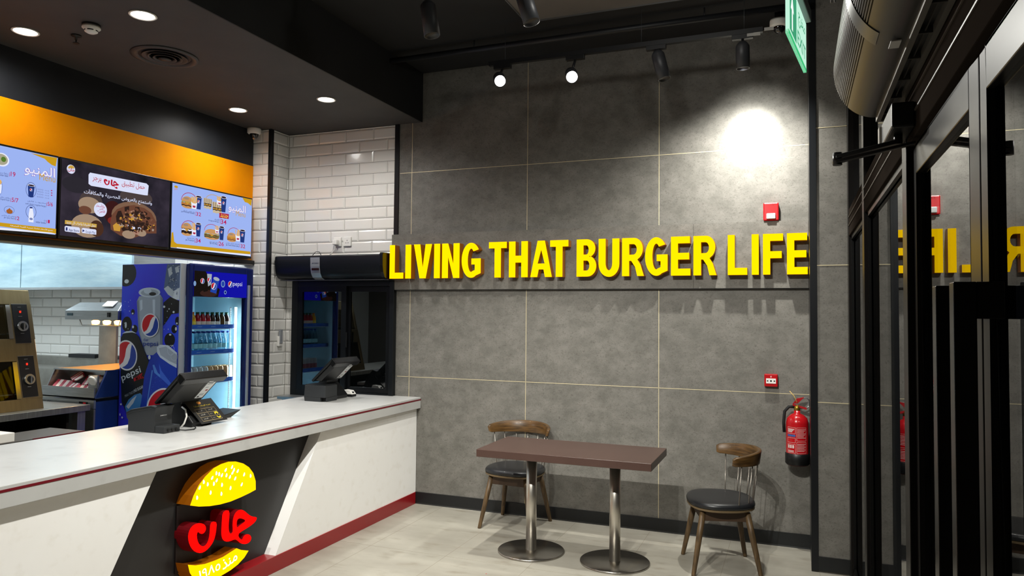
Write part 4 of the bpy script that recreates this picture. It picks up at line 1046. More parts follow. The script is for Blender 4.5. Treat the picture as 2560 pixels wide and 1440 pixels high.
for (dx, dy, dz, rx, ry, rz, lb) in ((.235, .11, 1.01, .5, 0, -.2, 'red and white striped fry carton in the middle of the tray, folded'), (.36, .20, 1.07, .6, -.1, .15, 'red striped fry carton leaning against the tray back near the dial'), (.17, .21, 1.10, .5, .1, -.5, 'white and red fry carton on top, behind the flat one'), (.40, .09, 1.0, .4, .05, .4, 'dark red striped fry carton next to the white dial')):
    o = dup(bx, (x0+dx, y0+dy, dz), None, lb); o.rotation_euler = (rx, ry, rz)

# heat lamp over the fry station
hl = thing('heat_lamp', 'steel heat lamp hood with glowing bulbs over the fry station', 'heat lamp', (-5.78, 4.75, 1.6))
hx0, hx1, hy0, hy1 = -6.14, -5.49, 4.635, 5.0
lm = MB()
lm.hexa([(hx0, hy0, 1.62), (hx1, hy0, 1.62), (hx1, hy1, 1.62), (hx0, hy1, 1.62), (hx0, hy0, 1.70), (hx1, hy0, 1.70), (hx1, hy1, 1.70), (hx0, hy1, 1.70)])
lm.hexa([(hx0, hy0, 1.70), (hx1, hy0, 1.70), (hx1, hy1, 1.70), (hx0, hy1, 1.70), (hx0+.06, hy0+.1, 1.775), (hx1-.06, hy0+.1, 1.775), (hx1-.06, hy1-.1, 1.775), (hx0+.06, hy1-.1, 1.775)])
pt(lm, 'lamp_hood', steel, hl, bevel=0.003)
pt(MB().box(hx0+.03, hy0-.003, 1.655, hx0+.10, hy0, 1.677), 'name_plate', P('dark_plate', '2c4650', 0.4), hl)
pt(MB().box(hx1-.12, hy0-.008, 1.645, hx1-.09, hy0, 1.685), 'switch', plastic_b, hl)
bulb = emis('warm_bulb', 'ffc060', 9)
for k in range(4):
    x = hx0+.20+.14*k
    pt(MB().lathe([(0, -.045), (.03, -.035), (.035, -.01), (.02, 0)], (x, hy0+.15, 1.615), 16), 'bulb', bulb, hl)
wg_ = MB()
for yy in (hy0+.03, hy0+.27): wg_.tube([(hx0+.15, yy, 1.62), (hx0+.18, yy, 1.57), (hx1-.02, yy, 1.57), (hx1, yy, 1.62)], .004)
for k in range(7): x = hx0+.2+.07*k; wg_.tube([(x, hy0+.03, 1.57), (x, hy0+.27, 1.57)], .003)
pt(wg_, 'wire_guard', chrome, hl)
pt(MB().hexa([(hx1-.23, hy0+.03, 1.735), (hx1-.10, hy0+.03, 1.735), (hx1-.12, hy0+.10, 1.78), (hx1-.25, hy0+.10, 1.78), (hx1-.23, hy0+.03, 1.742), (hx1-.10, hy0+.03, 1.742), (hx1-.12, hy0+.10, 1.787), (hx1-.25, hy0+.10, 1.787)]), 'paper_slip', plastic_w, hl)
lamp_area((-5.75, 4.78, 1.56), (-5.75, 4.78, 1.1), 5, .5, .15, (1, .55, .2))  # area lamp added under the bulbs for their warm glow
# equipment along the back wall
bk = thing('fryer_back', 'grey steel fryer unit with dark openings along the tiled kitchen wall', 'fryer', (-7.2, 5.55, 0))
pt(MB().box(-8.3, 5.30, .05, -6.3, 5.80, 1.10), 'fryer_body', steel_v, bk, bevel=0.004)
pt(MB().box(-8.3, 5.70, 1.10, -6.3, 5.80, 1.19), 'splash_back', steel_v, bk)
pt(MB().box(-7.45, 5.68, 1.185, -7.05, 5.81, 1.225).box(-6.95, 5.68, 1.185, -6.55, 5.81, 1.215), 'flue', P('matt_black', '17181a', 0.6), bk)  # flue boxes in plain matt black
# small things on the bench shelf behind the counter
tag(MB().box(-4.98, 3.02, .832, -4.81, 3.305, .892).build('white_carton', P('card_white', 'e8e4dc', 0.6), bevel=0.004), 'small white carton on the low shelf behind the counter', 'carton')
ls = thing('low_shelf', 'low dark shelf with a dark red edge behind the serving counter', 'shelf', (-5.0, 2.9, 0))
pt(MB().box(-5.15, 2.0, .80, -4.80, 3.80, .832), 'shelf_board', P('grey_board', '53504c', 0.5), ls)
for y in (2.05, 3.75): pt(MB().box(-5.13, y-.02, 0, -4.82, y+.02, .80), 'support', P('dark_support', '1c1a1a', 0.6), ls)
pt(MB().box(-4.802, 3.42, .808, -4.792, 3.80, .834), 'red_edge', P('dark_red_edge', '5a0f1a', 0.4), ls)

# ---------------------------------------------------------------- till terminals, printers on the counter
TZ = .95
def pos_terminal(label, dx, dy, card):
    t = thing('till_terminal', label, 'till', (-3.74+dx, 3.72+dy, TZ), 'tills on the counter')
    O = lambda x, y, z: (x+dx, y+dy, z)
    B = V3(O(-3.725, 3.44, 1.108)); T = V3(O(-3.520, 3.44, 1.300))      # screen lower and upper edge (back face), leaning to the customer
    W = .365; dirv = (T-B).normalized(); nrm = V3((dirv.z, 0, -dirv.x))  # back-face normal points to the customer, downwards
    def q(a, b, d): return B+dirv*a+V3((0, b, 0))+nrm*d
    L = (T-B).length
    m = MB().hexa([q(0, 0, -.03), q(0, 0, -.012), q(0, W, -.012), q(0, W, -.03), q(L, 0, -.03), q(L, 0, -.012), q(L, W, -.012), q(L, W, -.03)])
    scr_ = pt(m, 'screen_housing', plastic_b, t, bevel=0.004)
    m = MB().hexa([q(.02, .02, -.012), q(.05, .03, .03), q(.05, W-.10, .03), q(.02, W-.09, -.012), q(L-.01, .02, -.012), q(L-.04, .03, .03), q(L-.04, W-.10, .03), q(L-.01, W-.09, -.012)])
    pt(m, 'rear_cover', plastic_b, scr_, bevel=0.005)
    m = MB().hexa([q(L-.05, .0, -.012), q(L-.05, .0, .034), q(L-.05, W, .034), q(L-.05, W, -.012), q(L, 0, -.03), q(L+.004, 0, .034), q(L+.004, W, .034), q(L, W, -.03)])
    pt(m, 'top_cap', P('gloss_black', '0a0a0b', 0.25), scr_, bevel=0.006)
    m = MB().hexa([q(.02, .01, -.032), q(.02, .01, -.03), q(.02, W-.01, -.03), q(.02, W-.01, -.032), q(L-.02, .01, -.032), q(L-.02, .01, -.03), q(L-.02, W-.01, -.03), q(L-.02, W-.01, -.032)])
    pt(m, 'display', P('dark_glass', '0b0d12', 0.1), scr_)
    s0, s1 = W-.135, W-.068; 
    m = MB().hexa([q(.075, s0, .031), q(.075, s0, .032), q(.075, s1, .032), q(.075, s1, .031), q(.245, s0, .031), q(.245, s0, .032), q(.245, s1, .032), q(.245, s1, .031)])
    pt(MB().hexa([q(.06, s0-.02, -.012), q(.06, s0-.02, .031), q(.06, s1+.012, .031), q(.06, s1+.012, -.012), q(.26, s0-.02, -.012), q(.26, s0-.02, .031), q(.26, s1+.012, .031), q(.26, s1+.012, -.012)]), 'rear_plate', plastic_b, scr_)
    st = pt(m, 'spec_sticker', P('sticker_white', 'dcdedd', 0.5), scr_)
    m = MB().mat(P('sticker_grey', '6a6e74', 0.6))
    for (a, b0, b1, h) in ((.225, .006, .050, .006), (.213, .006, .052, .005), (.18, .015, .04, .005), (.115, .012, .05, .004), (.105, .012, .05, .004)):
        m.quad(q(a, s0+b0, .0325), q(a, s0+b1, .0325), q(a+h, s0+b1, .0325), q(a+h, s0+b0, .0325))
    m.mat(P('sticker_red', '9a3038', 0.6)); m.quad(q(.145, s0+.035, .0325), q(.145, s0+.055, .0325), q(.16, s0+.055, .0325), q(.16, s0+.035, .0325))
    m.mat(P('sticker_dark', '2c2e33', 0.6)); m.quad(q(.083, s0+.01, .0325), q(.083, s0+.028, .0325), q(.097, s0+.028, .0325), q(.097, s0+.01, .0325))
    pt(m, 'sticker_print', None, scr_, recalc=False)
    m = MB().hexa([q(L-.04, W*.62, .0345), q(L-.04, W*.62, .0355), q(L-.04, W*.72, .0355), q(L-.04, W*.72, .0345), q(L-.03, W*.62, .0345), q(L-.03, W*.62, .0355), q(L-.03, W*.72, .0355), q(L-.03, W*.72, .0345)])
    pt(m, 'maker_mark', P('pale_mark', 'c8c8c8', 0.5), scr_)
    # wedge stand
    y0, y1 = 3.645, 3.835
    pr = [(-3.87, TZ), (-3.650, TZ), (-3.642, TZ+.03), (-3.748, TZ+.14), (-3.735, TZ+.185), (-3.78, TZ+.20), (-3.85, TZ+.12), (-3.88, TZ+.04)]
    pt(MB().prism([pr], lambda u, v, d: O(u, d, v), y0+.01, y1-.005), 'stand', plastic_b, t, bevel=0.006)
    return t, O
t1, O1 = pos_terminal('black till screen nearest the camera with a printed promo card on its stand', 0, 0, True)
# promo card leaning on the near till
cd = thing('promo_card', 'black promo card with yellow heading leaning on the near till stand', 'card', (-3.65, 3.80, TZ))
def cq(a, b, d=0):   # a along the edge, b up the slope
    lo = V3((-3.612, 3.70, TZ+.016)); up = V3((-3.730, 3.665, TZ+.158))-lo; n = V3((.72, 0, .69))
    return lo+V3((-.012, .245, 0))*a+up*b+n*d
pt(MB().hexa([cq(0, 0, 0), cq(1, 0, 0), cq(1, 1, 0), cq(0, 1, 0), cq(0, 0, .003), cq(1, 0, .003), cq(1, 1, .003), cq(0, 1, .003)]), 'card_board', P('card_black', '121212', 0.5), cd)
CP = {'line': P('card_gold_line', '8a7a58', 0.6), 'yel': P('card_yellow', 'd8c020', 0.6), 'org': P('card_orange', 'd07828', 0.6), 'txt': P('card_text', 'b8b4a8', 0.6), 'bunc': P('card_bun', 'e0a040', 0.6)}
ac = Art(lambda u, v, d: tuple(cq(u, v, .0033+d*.3)), lambda c: CP[c])
for (u0, v0, u1, v1) in ((.12, .08, .86, .10), (.12, .60, .86, .62), (.12, .08, .13, .62), (.85, .08, .86, .62), (.49, .08, .50, .62), (.12, .25, .86, .265), (.12, .43, .86, .445)):
    ac.poly('line', [(u0, v0), (u1, v0), (u1, v1), (u0, v1)])
ac.text('yel', 'A:احفظ الوجبات المجانية', .18, .70, .62, .075, 1); ac.text('line', 'A:عروض خاصة', .24, .645, .45, .03)
ac.ell('bunc', .44, .87, .075, .06); ac.ell('org', .44, .85, .06, .03)
for (u, v) in ((.20, .50), (.58, .50), (.2, .33), (.2, .15)): ac.text('txt', 'A:السعر', u, v, .16, .06, 1)
for (u, v) in ((.55, .33), (.55, .15)): ac.text('txt', 'A:دجاج', u, v, .10, .045)
ac.poly('yel', [(.70, .30), (.72, .38), (.70, .41), (.74, .40), (.82, .41), (.84, .36), (.82, .30), (.80, .30), (.79, .35), (.74, .35), (.73, .30)])
ac.poly('yel', [(.70, .20), (.73, .13), (.80, .12), (.84, .17), (.83, .22), (.80, .17), (.74, .18), (.72, .23)])
pt(ac.mb, 'card_print', None, cd, recalc=False)
t2, O2 = pos_terminal('black till screen at the far end of the counter by the window', -.075, 1.685, False)

def printer(label, dx, dy, full):
    t = thing('receipt_printer', label, 'printer', (-3.79+dx, 3.46+dy, TZ), 'receipt printers on the counter')
    x0, x1, y0, y1 = -3.905+dx, -3.684+dx, 3.391+dy, 3.53+dy
    if full:
        pr = [(x0, TZ), (x1, TZ), (x1-.002, TZ+.10), (x1+.012, TZ+.158), (x1-.03, TZ+.166), (x0+.03, TZ+.135), (x0-.012, TZ+.115), (x0-.015, TZ+.085), (x0, TZ+.07)]
        pt(MB().prism([pr], lambda u, v, d: (u, d, v), y0, y1), 'printer_body', plastic_g, t, bevel=0.005)
        pt(MB().box(x1, y0+.004, TZ, x1+.075, y1-.01, TZ+.043), 'connector_block', plastic_g, t, bevel=0.003)
        lid = [(x0-.013, TZ+.116), (x0+.03, TZ+.137), (x1-.03, TZ+.168), (x1+.012, TZ+.160), (x1+.008, TZ+.142), (x1-.03, TZ+.148), (x0+.03, TZ+.117), (x0-.013, TZ+.096)]
        pt(MB().prism([lid], lambda u, v, d: (u, d, v), y0-.003, y1+.003), 'lid', P('dark_lid', '212325', 0.4), t, bevel=0.003)
        m = MB(); put_text(m, 'SAMSUNG', (x1-.0006, y0+.045, TZ+.098), (0, 1, 0), (0, 0, 1), .05, .007, 1); pt(m, 'maker_lettering', P('pale_mark', 'c8c8c8', 0.5), t)
        for k in range(3): pt(MB().cyl((x1+.075, y0+.035+.03*k, TZ+.02), (x1+.082, y0+.035+.03*k, TZ+.02), .008, n=12), 'socket', rubber, t)
    else:
        pt(MB().box(x0+.04, y0, TZ+.035, x1+.03, y1+.03, TZ+.135).box(x0+.04, y0, TZ, x1-.02, y1+.03, TZ+.035).box(x1+.02, y0+.02, TZ, x1+.03, y1+.03, TZ+.035), 'printer_body', plastic_g, t, bevel=0.004)
        pt(MB().box(x0+.045, y0+.004, TZ+.135, x1+.02, y1+.025, TZ+.142), 'lid', P('dark_lid', '212325', 0.4), t, bevel=0.003)
        pt(MB().box(x1-.02, y0+.03, TZ+.006, x1+.015, y1+.02, TZ+.03), 'paper_slot', rubber, t)
    return t
printer('charcoal receipt printer with sloped lid beside the near till', 0, 0, True)
printer('square black receipt printer beside the far till', -.03, 1.745, False)
tag(MB().tube([(-3.60, 3.49, TZ+.012), (-3.575, 3.53, TZ+.006), (-3.56, 3.585, TZ+.005), (-3.585, 3.625, TZ+.006), (-3.63, 3.64, TZ+.03), (-3.68, 3.65, TZ+.06)], .0035).build('black_cable', rubber), 'black cable looping on the counter between near printer and till', 'cable')
tag(MB().tube([(-3.685, 3.60, TZ+.006), (-3.67, 3.612, TZ+.03), (-3.66, 3.622, TZ+.075), (-3.685, 3.636, TZ+.115), (-3.72, 3.64, TZ+.13)], .0055).build('white_cable', plastic_w), 'white cable hanging from the near till stand', 'cable')
cp = thing('customer_tablet', 'thin black tilted tablet lying on the counter behind the promo card', 'tablet', (-3.85, 4.07, TZ))
pt(MB().hexa([(-3.90, 3.95, TZ), (-3.74, 3.95, TZ), (-3.76, 4.13, TZ), (-3.90, 4.13, TZ), (-3.92, 3.95, TZ+.022), (-3.74, 3.95, TZ+.018), (-3.75, 4.22, TZ+.045), (-3.92, 4.22, TZ+.048)]), 'tablet_body', plastic_b, cp, bevel=0.004)
cr_ = thing('card_reader', 'white card reader lying on the counter next to the far till', 'card reader', (-3.74, 5.60, TZ))
pt(MB().box(-3.80, 5.555, TZ, -3.70, 5.625, TZ+.022), 'reader_base', plastic_b, cr_, bevel=0.004)
pt(MB().hexa([(-3.80, 5.555, TZ+.022), (-3.70, 5.555, TZ+.022), (-3.70, 5.625, TZ+.022), (-3.80, 5.625, TZ+.022), (-3.79, 5.56, TZ+.062), (-3.725, 5.56, TZ+.055), (-3.725, 5.62, TZ+.055), (-3.79, 5.62, TZ+.062)]), 'reader_top', plastic_w, cr_, bevel=0.004)
m = MB().box(-3.727, 5.575, TZ+.034, -3.705, 5.595, TZ+.046); pt(m, 'reader_key', plastic_g, cr_)
sh = thing('steel_ledge', 'small stainless steel ledge under the window behind the counter', 'shelf', (-4.40, 5.50, .87))
pt(MB().box(-4.56, 5.60, .885, -4.25, 5.765, .912), 'ledge_top', steel, sh, bevel=0.003)
for x in (-4.53, -4.28): pt(MB().box(x-.02, 5.66, 0, x+.02, 5.70, .885), 'leg', steel, sh)

# ---------------------------------------------------------------- wall air curtain over the window, sockets, switch
acn = thing('window_air_curtain', 'black air curtain unit with a silver centre badge above the serving window', 'air curtain', (-4.03, 5.72, 2.01))
yb = YT-.006
pr = [(yb, 2.02), (5.70, 2.012), (5.655, 2.03), (5.63, 2.07), (5.618, 2.13), (5.615, 2.225), (5.625, 2.24), (yb, 2.245)]
pr = [pr[0]]+smooth_loop(smooth_loop(pr))[3:-3]+[pr[-1]]
pt(MB().prism([pr], lambda u, v, d: (d, u, v), -4.63, -3.475), 'housing', P('blue_black_metal', '14171c', 0.3, 0.2), acn, bevel=0.004)
pr2 = [(yb, 2.016), (5.70, 2.008), (5.65, 2.025), (5.624, 2.07), (5.611, 2.13), (5.608, 2.23), (5.62, 2.246), (yb, 2.25)]
pt(MB().prism([pr2], lambda u, v, d: (d, u, v), -3.475, -3.44), 'end_cap', P('gloss_black', '0a0a0b', 0.25), acn, bevel=0.004)
bd = MB(); prof = [(5.6985, 2.0105), (5.654, 2.028), (5.628, 2.069), (5.616, 2.13), (5.613, 2.215)]
for (a, b) in zip(prof[:-1], prof[1:]): bd.quad((-4.22, a[0]-.002, a[1]), (-4.115, a[0]-.002, a[1]), (-4.115, b[0]-.002, b[1]), (-4.22, b[0]-.002, b[1]))
bdg = pt(bd, 'badge', P('silver_badge', 'b9bdc0', 0.25, 0.7), acn, recalc=False)
pt(MB().box(-4.205, 5.613, 2.095, -4.125, 5.618, 2.115), 'display_strip', P('dark_red_display', '20060a', 0.2), bdg)
m = MB(); put_text(m, 'MITSUBISHI', (-4.20, 5.6115, 2.155), (1, 0, 0), (0, 0, 1), .07, .010, 1); pt(m, 'maker_lettering', P('navy_ink', '2a3350', 0.5), bdg)
pt(MB().box(-4.63, 5.70, 2.003, -3.44, 5.76, 2.012), 'outlet_grille', P('grille_grey', '5a5d60', 0.4, 0.5), acn)
def socket(x, label, plug):
    t = thing('wall_socket', label, 'socket', (x, YT-.01, 2.33), 'wall sockets above the air curtain')
    pt(MB().box(x-.043, YT-.022, 2.332, x+.043, YT-.006, 2.420), 'face_plate', plastic_w, t, bevel=0.004)
    m = MB()
    for (dx, dz, w_, h_) in ((0, .055, .005, .011), (-.012, .032, .011, .005), (.012, .032, .011, .005)): m.box(x+dx-w_/2, YT-.0226, 2.332+dz-h_/2, x+dx+w_/2, YT-.0215, 2.332+dz+h_/2)
    pt(m, 'pin_holes', plastic_g, t)
    return t
socket(-4.067, 'white wall socket with a plug in it above the window air curtain', True)
socket(-3.957, 'empty white wall socket above the window air curtain', False)
pg = thing('power_plug', 'white power plug pushed into the wall socket', 'plug', (-4.07, YT-.05, 2.34))
pt(MB().box(-4.095, YT-.065, 2.345, -4.045, YT-.0225, 2.392), 'plug_body', plastic_w, pg, bevel=0.006)
pt(MB().tube([(-4.07, YT-.05, 2.346), (-4.07, YT-.05, 2.31), (-4.10, YT-.05, 2.27), (-4.13, YT-.06, 2.246)], .004), 'plug_cord', plastic_w, pg)
tag(MB().tube([(-4.33, 5.79, 2.25), (-4.30, 5.80, 2.285), (-4.26, 5.80, 2.285), (-4.23, 5.79, 2.25)], .003).build('grey_wire', plastic_g), 'short grey wire loop sticking up behind the air curtain', 'wire')
sw = thing('wall_remote', 'white remote control in a holder on the tiled return beside the window', 'remote', (-4.655, 5.735, 1.375))
pt(MB().box(-4.66, 5.705, 1.375, -4.635, 5.765, 1.47), 'holder', plastic_w, sw, bevel=0.004)
pt(MB().box(-4.65, 5.715, 1.40, -4.63, 5.755, 1.535), 'remote_body', P('grey_plastic', '8d9094', 0.4), sw, bevel=0.004)

# ---------------------------------------------------------------- ceiling fittings
def downlight(x, y, label, watts=50):
    t = thing('downlight', label, 'downlight', (x, y, 3.45), 'recessed downlights in the lowered ceiling')
    m = MB().lathe([(.064, 0), (.076, 0), (.078, -.004), (.073, -.008), (.064, -.005), (.064, 0)], (x, y, 3.4495), 32); pt(m, 'trim_ring', plastic_w, t)
    pt(MB().cyl((x, y, 3.4495), (x, y, 3.4465), .066, n=32), 'lens', lamp_on, t)
    lamp_spot((x, y, 3.44), (x, y, 0), watts*K, 165, 1.0, .05, (1, .98, .95))
downlight(-4.497, 3.07, 'lit downlight nearest the camera on the menu wall side', 62)
downlight(-3.587, 3.14, 'lit downlight nearest the camera on the customer side', 20)
downlight(-4.488, 4.926, 'lit downlight close to the menu screens and the dome camera', 62)
downlight(-3.578, 4.927, 'lit downlight close to the tiled wall on the customer side', 115)
for (x, y) in ((-4.49, 1.2), (-3.58, 1.2)): lamp_spot((x, y, 3.44), (x, y, 0), (55 if x < -4 else 18)*K, 165, 1.0, .05, (1, .98, .95))
sm = thing('smoke_detector', 'white round smoke detector on the lowered dark ceiling', 'smoke detector', (-4.01, 3.14, 3.45))
pt(MB().cyl((-4.01, 3.14, 3.449), (-4.01, 3.14, 3.437), .052, n=28), 'base', P('matt_black', '17181a', 0.6), sm)
pt(MB().lathe([(.0, 0), (.05, 0), (.052, -.012), (.040, -.022), (.036, -.034), (.022, -.042), (0, -.043)], (-4.01, 3.14, 3.438), 28), 'detector_body', plastic_w, sm)
m = MB()
for k in range(5):
    for j in range(5):
        a0 = 2*PI*k/5+.18*j; a1 = a0+.18
        q = [(-4.01+r_*math.cos(a_), 3.14+r_*math.sin(a_), z_) for a_, r_, z_ in ((a0, .0392, 3.4135), (a1, .0392, 3.4135), (a1, .0375, 3.407), (a0, .0375, 3.407))]
        m.quad(*q)
pt(m, 'vent_slots', plastic_b, sm)
sp = thing('sprinkler_head', 'small dark sprinkler head in the lowered ceiling beside the smoke detector', 'sprinkler', (-4.257, 3.23, 3.45))
pt(MB().lathe([(0, 0), (.03, 0), (.03, -.006), (.008, -.01), (.008, -.03), (0, -.03)], (-4.257, 3.23, 3.449), 20), 'escutcheon', P('dark_metal', '2a2826', 0.5, 0.5), sp)
pt(MB().cyl((-4.257, 3.23, 3.42), (-4.257, 3.23, 3.40), .004, n=8).cyl((-4.257, 3.23, 3.40), (-4.257, 3.23, 3.396), .02, n=14), 'deflector', P('dark_metal', '2a2826', 0.5, 0.5), sp)
vd = thing('round_air_diffuser', 'round black ceiling diffuser with concentric rings over the counter', 'air diffuser', (-4.03, 3.715, 3.45))
vm = P('diffuser_black', '3a3735', 0.5)
def ringlathe(r0, r1, z0, z1): return MB().lathe([(r0, z0), (r1, z1), (r1+.006, z1), (r0+.012, z0), (r0, z0)], (-4.03, 3.715, 3.449), 40)
pt(MB().lathe([(.165, .0), (.215, 0), (.215, -.006), (.195, -.012), (.165, -.004), (.165, 0)], (-4.03, 3.715, 3.4495), 40), 'outer_rim', vm, vd)
pt(MB().cyl((-4.03, 3.715, 3.4495), (-4.03, 3.715, 3.4485), .168, n=36), 'throat', P('matt_black', '0c0c0d', 0.8), vd)  # black disc stands in for the depth of the duct
for (r, z) in ((.140, -.010), (.105, -.014), (.07, -.018)):
    pt(ringlathe(r-.022, r, -.001, z), 'ring_blade', vm, vd)
pt(MB().lathe([(0, -.012), (.035, -.016), (.042, -.022), (0, -.024)], (-4.03, 3.715, 3.449), 28), 'centre_disc', vm, vd)
def dome(x, y, z, label):
    t = thing('dome_camera', label, 'security camera', (x, y, z))
    pt(MB().lathe([(0, 0), (.062, 0), (.064, -.01), (.064, -.045), (.05, -.055), (0, -.055)], (x, y, z), 30), 'housing', plastic_w, t)
    pt(MB().lathe([(.043, -.052), (.043, -.058), (.036, -.08), (.022, -.094), (0, -.098)], (x, y, z), 24), 'dome', dome_m, t)
    pt(MB().cyl((x, y, z-.088), (x+.005, y-.012, z-.101), .010, n=12), 'lens', P('lens_glint', '9a9a9a', .2, .6), t)
dome(-4.80, 5.49, 3.449, 'white dome camera on the lowered ceiling by the tiled column')
dome(-.105, 5.50, 3.84, 'white dome camera under the dark ceiling beside the green exit sign')
pt(MB().cyl((-.105, 5.50, 3.84), (-.105, 5.50, 3.9), .03, n=16), 'mount', plastic_b, [o for o in C.objects if o.name.startswith('dome_camera')][-1])

# conduit and lighting track in the dining bay
tag(MB().cyl((-3.17, 5.25, 3.825), (.09, 5.25, 3.825), .022, n=14).cyl((-2.4, 5.25, 3.825), (-2.4, 5.25, 3.9), .006, n=8).cyl((-.6, 5.25, 3.825), (-.6, 5.25, 3.9), .006, n=8).build('ceiling_pipe', P('black_pipe', '1b1c1f', 0.5)), 'black pipe running under the dark ceiling along the end wall', 'pipe')
tk = thing('lighting_track', 'thin black lighting track hung on wires in front of the end wall', 'lighting track', (-1.2, 5.1, 3.62))
tm = P('track_black', '1c1d20', 0.4)
pt(MB().box(-2.2, 5.083, 3.615, -.20, 5.117, 3.648), 'rail', tm, tk)
for x in (-2.07, -1.02, -.32): pt(MB().cyl((x, 5.1, 3.648), (x, 5.1, 3.9), .0015, n=6), 'hanging_wire', P('thin_wire', '55585c', 0.4, 0.6), tk)
for (x0_, x1_) in ((-.30, -.215), (-.19, -.13)): pt(MB().box(x0_, 5.075, 3.590+(.025 if x0_ > -.2 else 0), x1_, 5.082, 3.610+(.025 if x0_ > -.2 else 0)), 'pale_label', P('pale_sticker', 'a8a6a2', 0.6), tk)
tk2 = thing('lighting_track', 'black lighting track nearer the camera, under the grey ceiling board', 'lighting track', (-1.2, 3.95, 3.72))
pt(MB().box(-2.4, 3.933, 3.79, -.2, 3.967, 3.825), 'rail', tm, tk2)
for x in (-2.2, -1.4, -.3): pt(MB().cyl((x, 3.95, 3.825), (x, 3.95, 3.882), .0015, n=6), 'hanging_wire', P('thin_wire', '55585c', 0.4, 0.6), tk2)
head_black = P('track_head_black', '35363a', 0.42)
def head(label, rail_y, rail_z, x, top, bot, r, lit):
    t = thing('track_spotlight', label, 'spotlight', (x, rail_y, rail_z), 'track spotlights')
    top = V3(top); bot = V3(bot); d = (bot-top).normalized()
    pt(MB().box(x-.07, rail_y-.018, rail_z-.032, x+.07, rail_y+.018, rail_z), 'adapter', tm, t, bevel=0.002)
    pt(MB().cyl((x, rail_y, rail_z-.03), top+d*.03, .009, n=10), 'stem', tm, t)
    L = (bot-top).length
    pt(MB().lathe([(0, 0), (r*.55, 0), (r*.92, .022), (r, .034), (r, L), (r*.9, L), (r*.86, L-.012), (0, L-.012)], top, 28, d), 'can', head_black, t)
    if lit:
        pt(MB().cyl(bot-d*.012, bot-d*.004, r*.86, n=28), 'lens', emis('lit_spot_lens', 'fffaf0', 30), t)
    return t, bot, d
h1 = head('lit track spotlight facing the room, the one nearer the counter', 5.1, 3.615, -2.09, (-2.13, 5.12, 3.53), (-2.06, 4.98, 3.449), .046, True)
h2 = head('lit track spotlight facing the room, second from the counter', 5.1, 3.615, -1.51, (-1.55, 5.12, 3.50), (-1.499, 4.98, 3.417), .046, True)
for h, w in ((h1, 160), (h2, 160)): lamp_spot(h[1]+h[2]*.01, h[1]+h[2], w*K, 70, 0.8, .035, WARM)
h3 = head('dark tilted track spotlight in front of the middle of the end wall', 5.1, 3.615, -.915, (-.91, 5.1, 3.575), (-.856, 5.09, 3.365), .046, False)
h4 = head('dark upright track spotlight next to the bright spot on the end wall', 5.1, 3.615, -.33, (-.331, 5.1, 3.565), (-.329, 5.11, 3.385), .046, False)
lamp_spot((-.328, 5.125, 3.37), (-.30, 5.825, 3.125), 150*K, 36, 1.0, .035, WARM)
lamp_spot((-.328, 5.125, 3.37), (-.29, 5.825, 3.08), 50*K, 72, 1.0, .035, WARM)
lamp_spot((-.328, 5.125, 3.37), (-.35, 5.85, 1.9), 210*K, 130, 1.0, .030, WARM)
head('dark track spotlight close to the black bulkhead', 3.95, 3.79, -2.125, (-2.13, 3.95, 3.64), (-2.09, 3.945, 3.42), .05, False)
head('dark track spotlight overlapping the edge of the grey ceiling board', 3.95, 3.79, -1.50, (-1.50, 3.95, 3.62), (-1.435, 3.945, 3.412), .05, False)

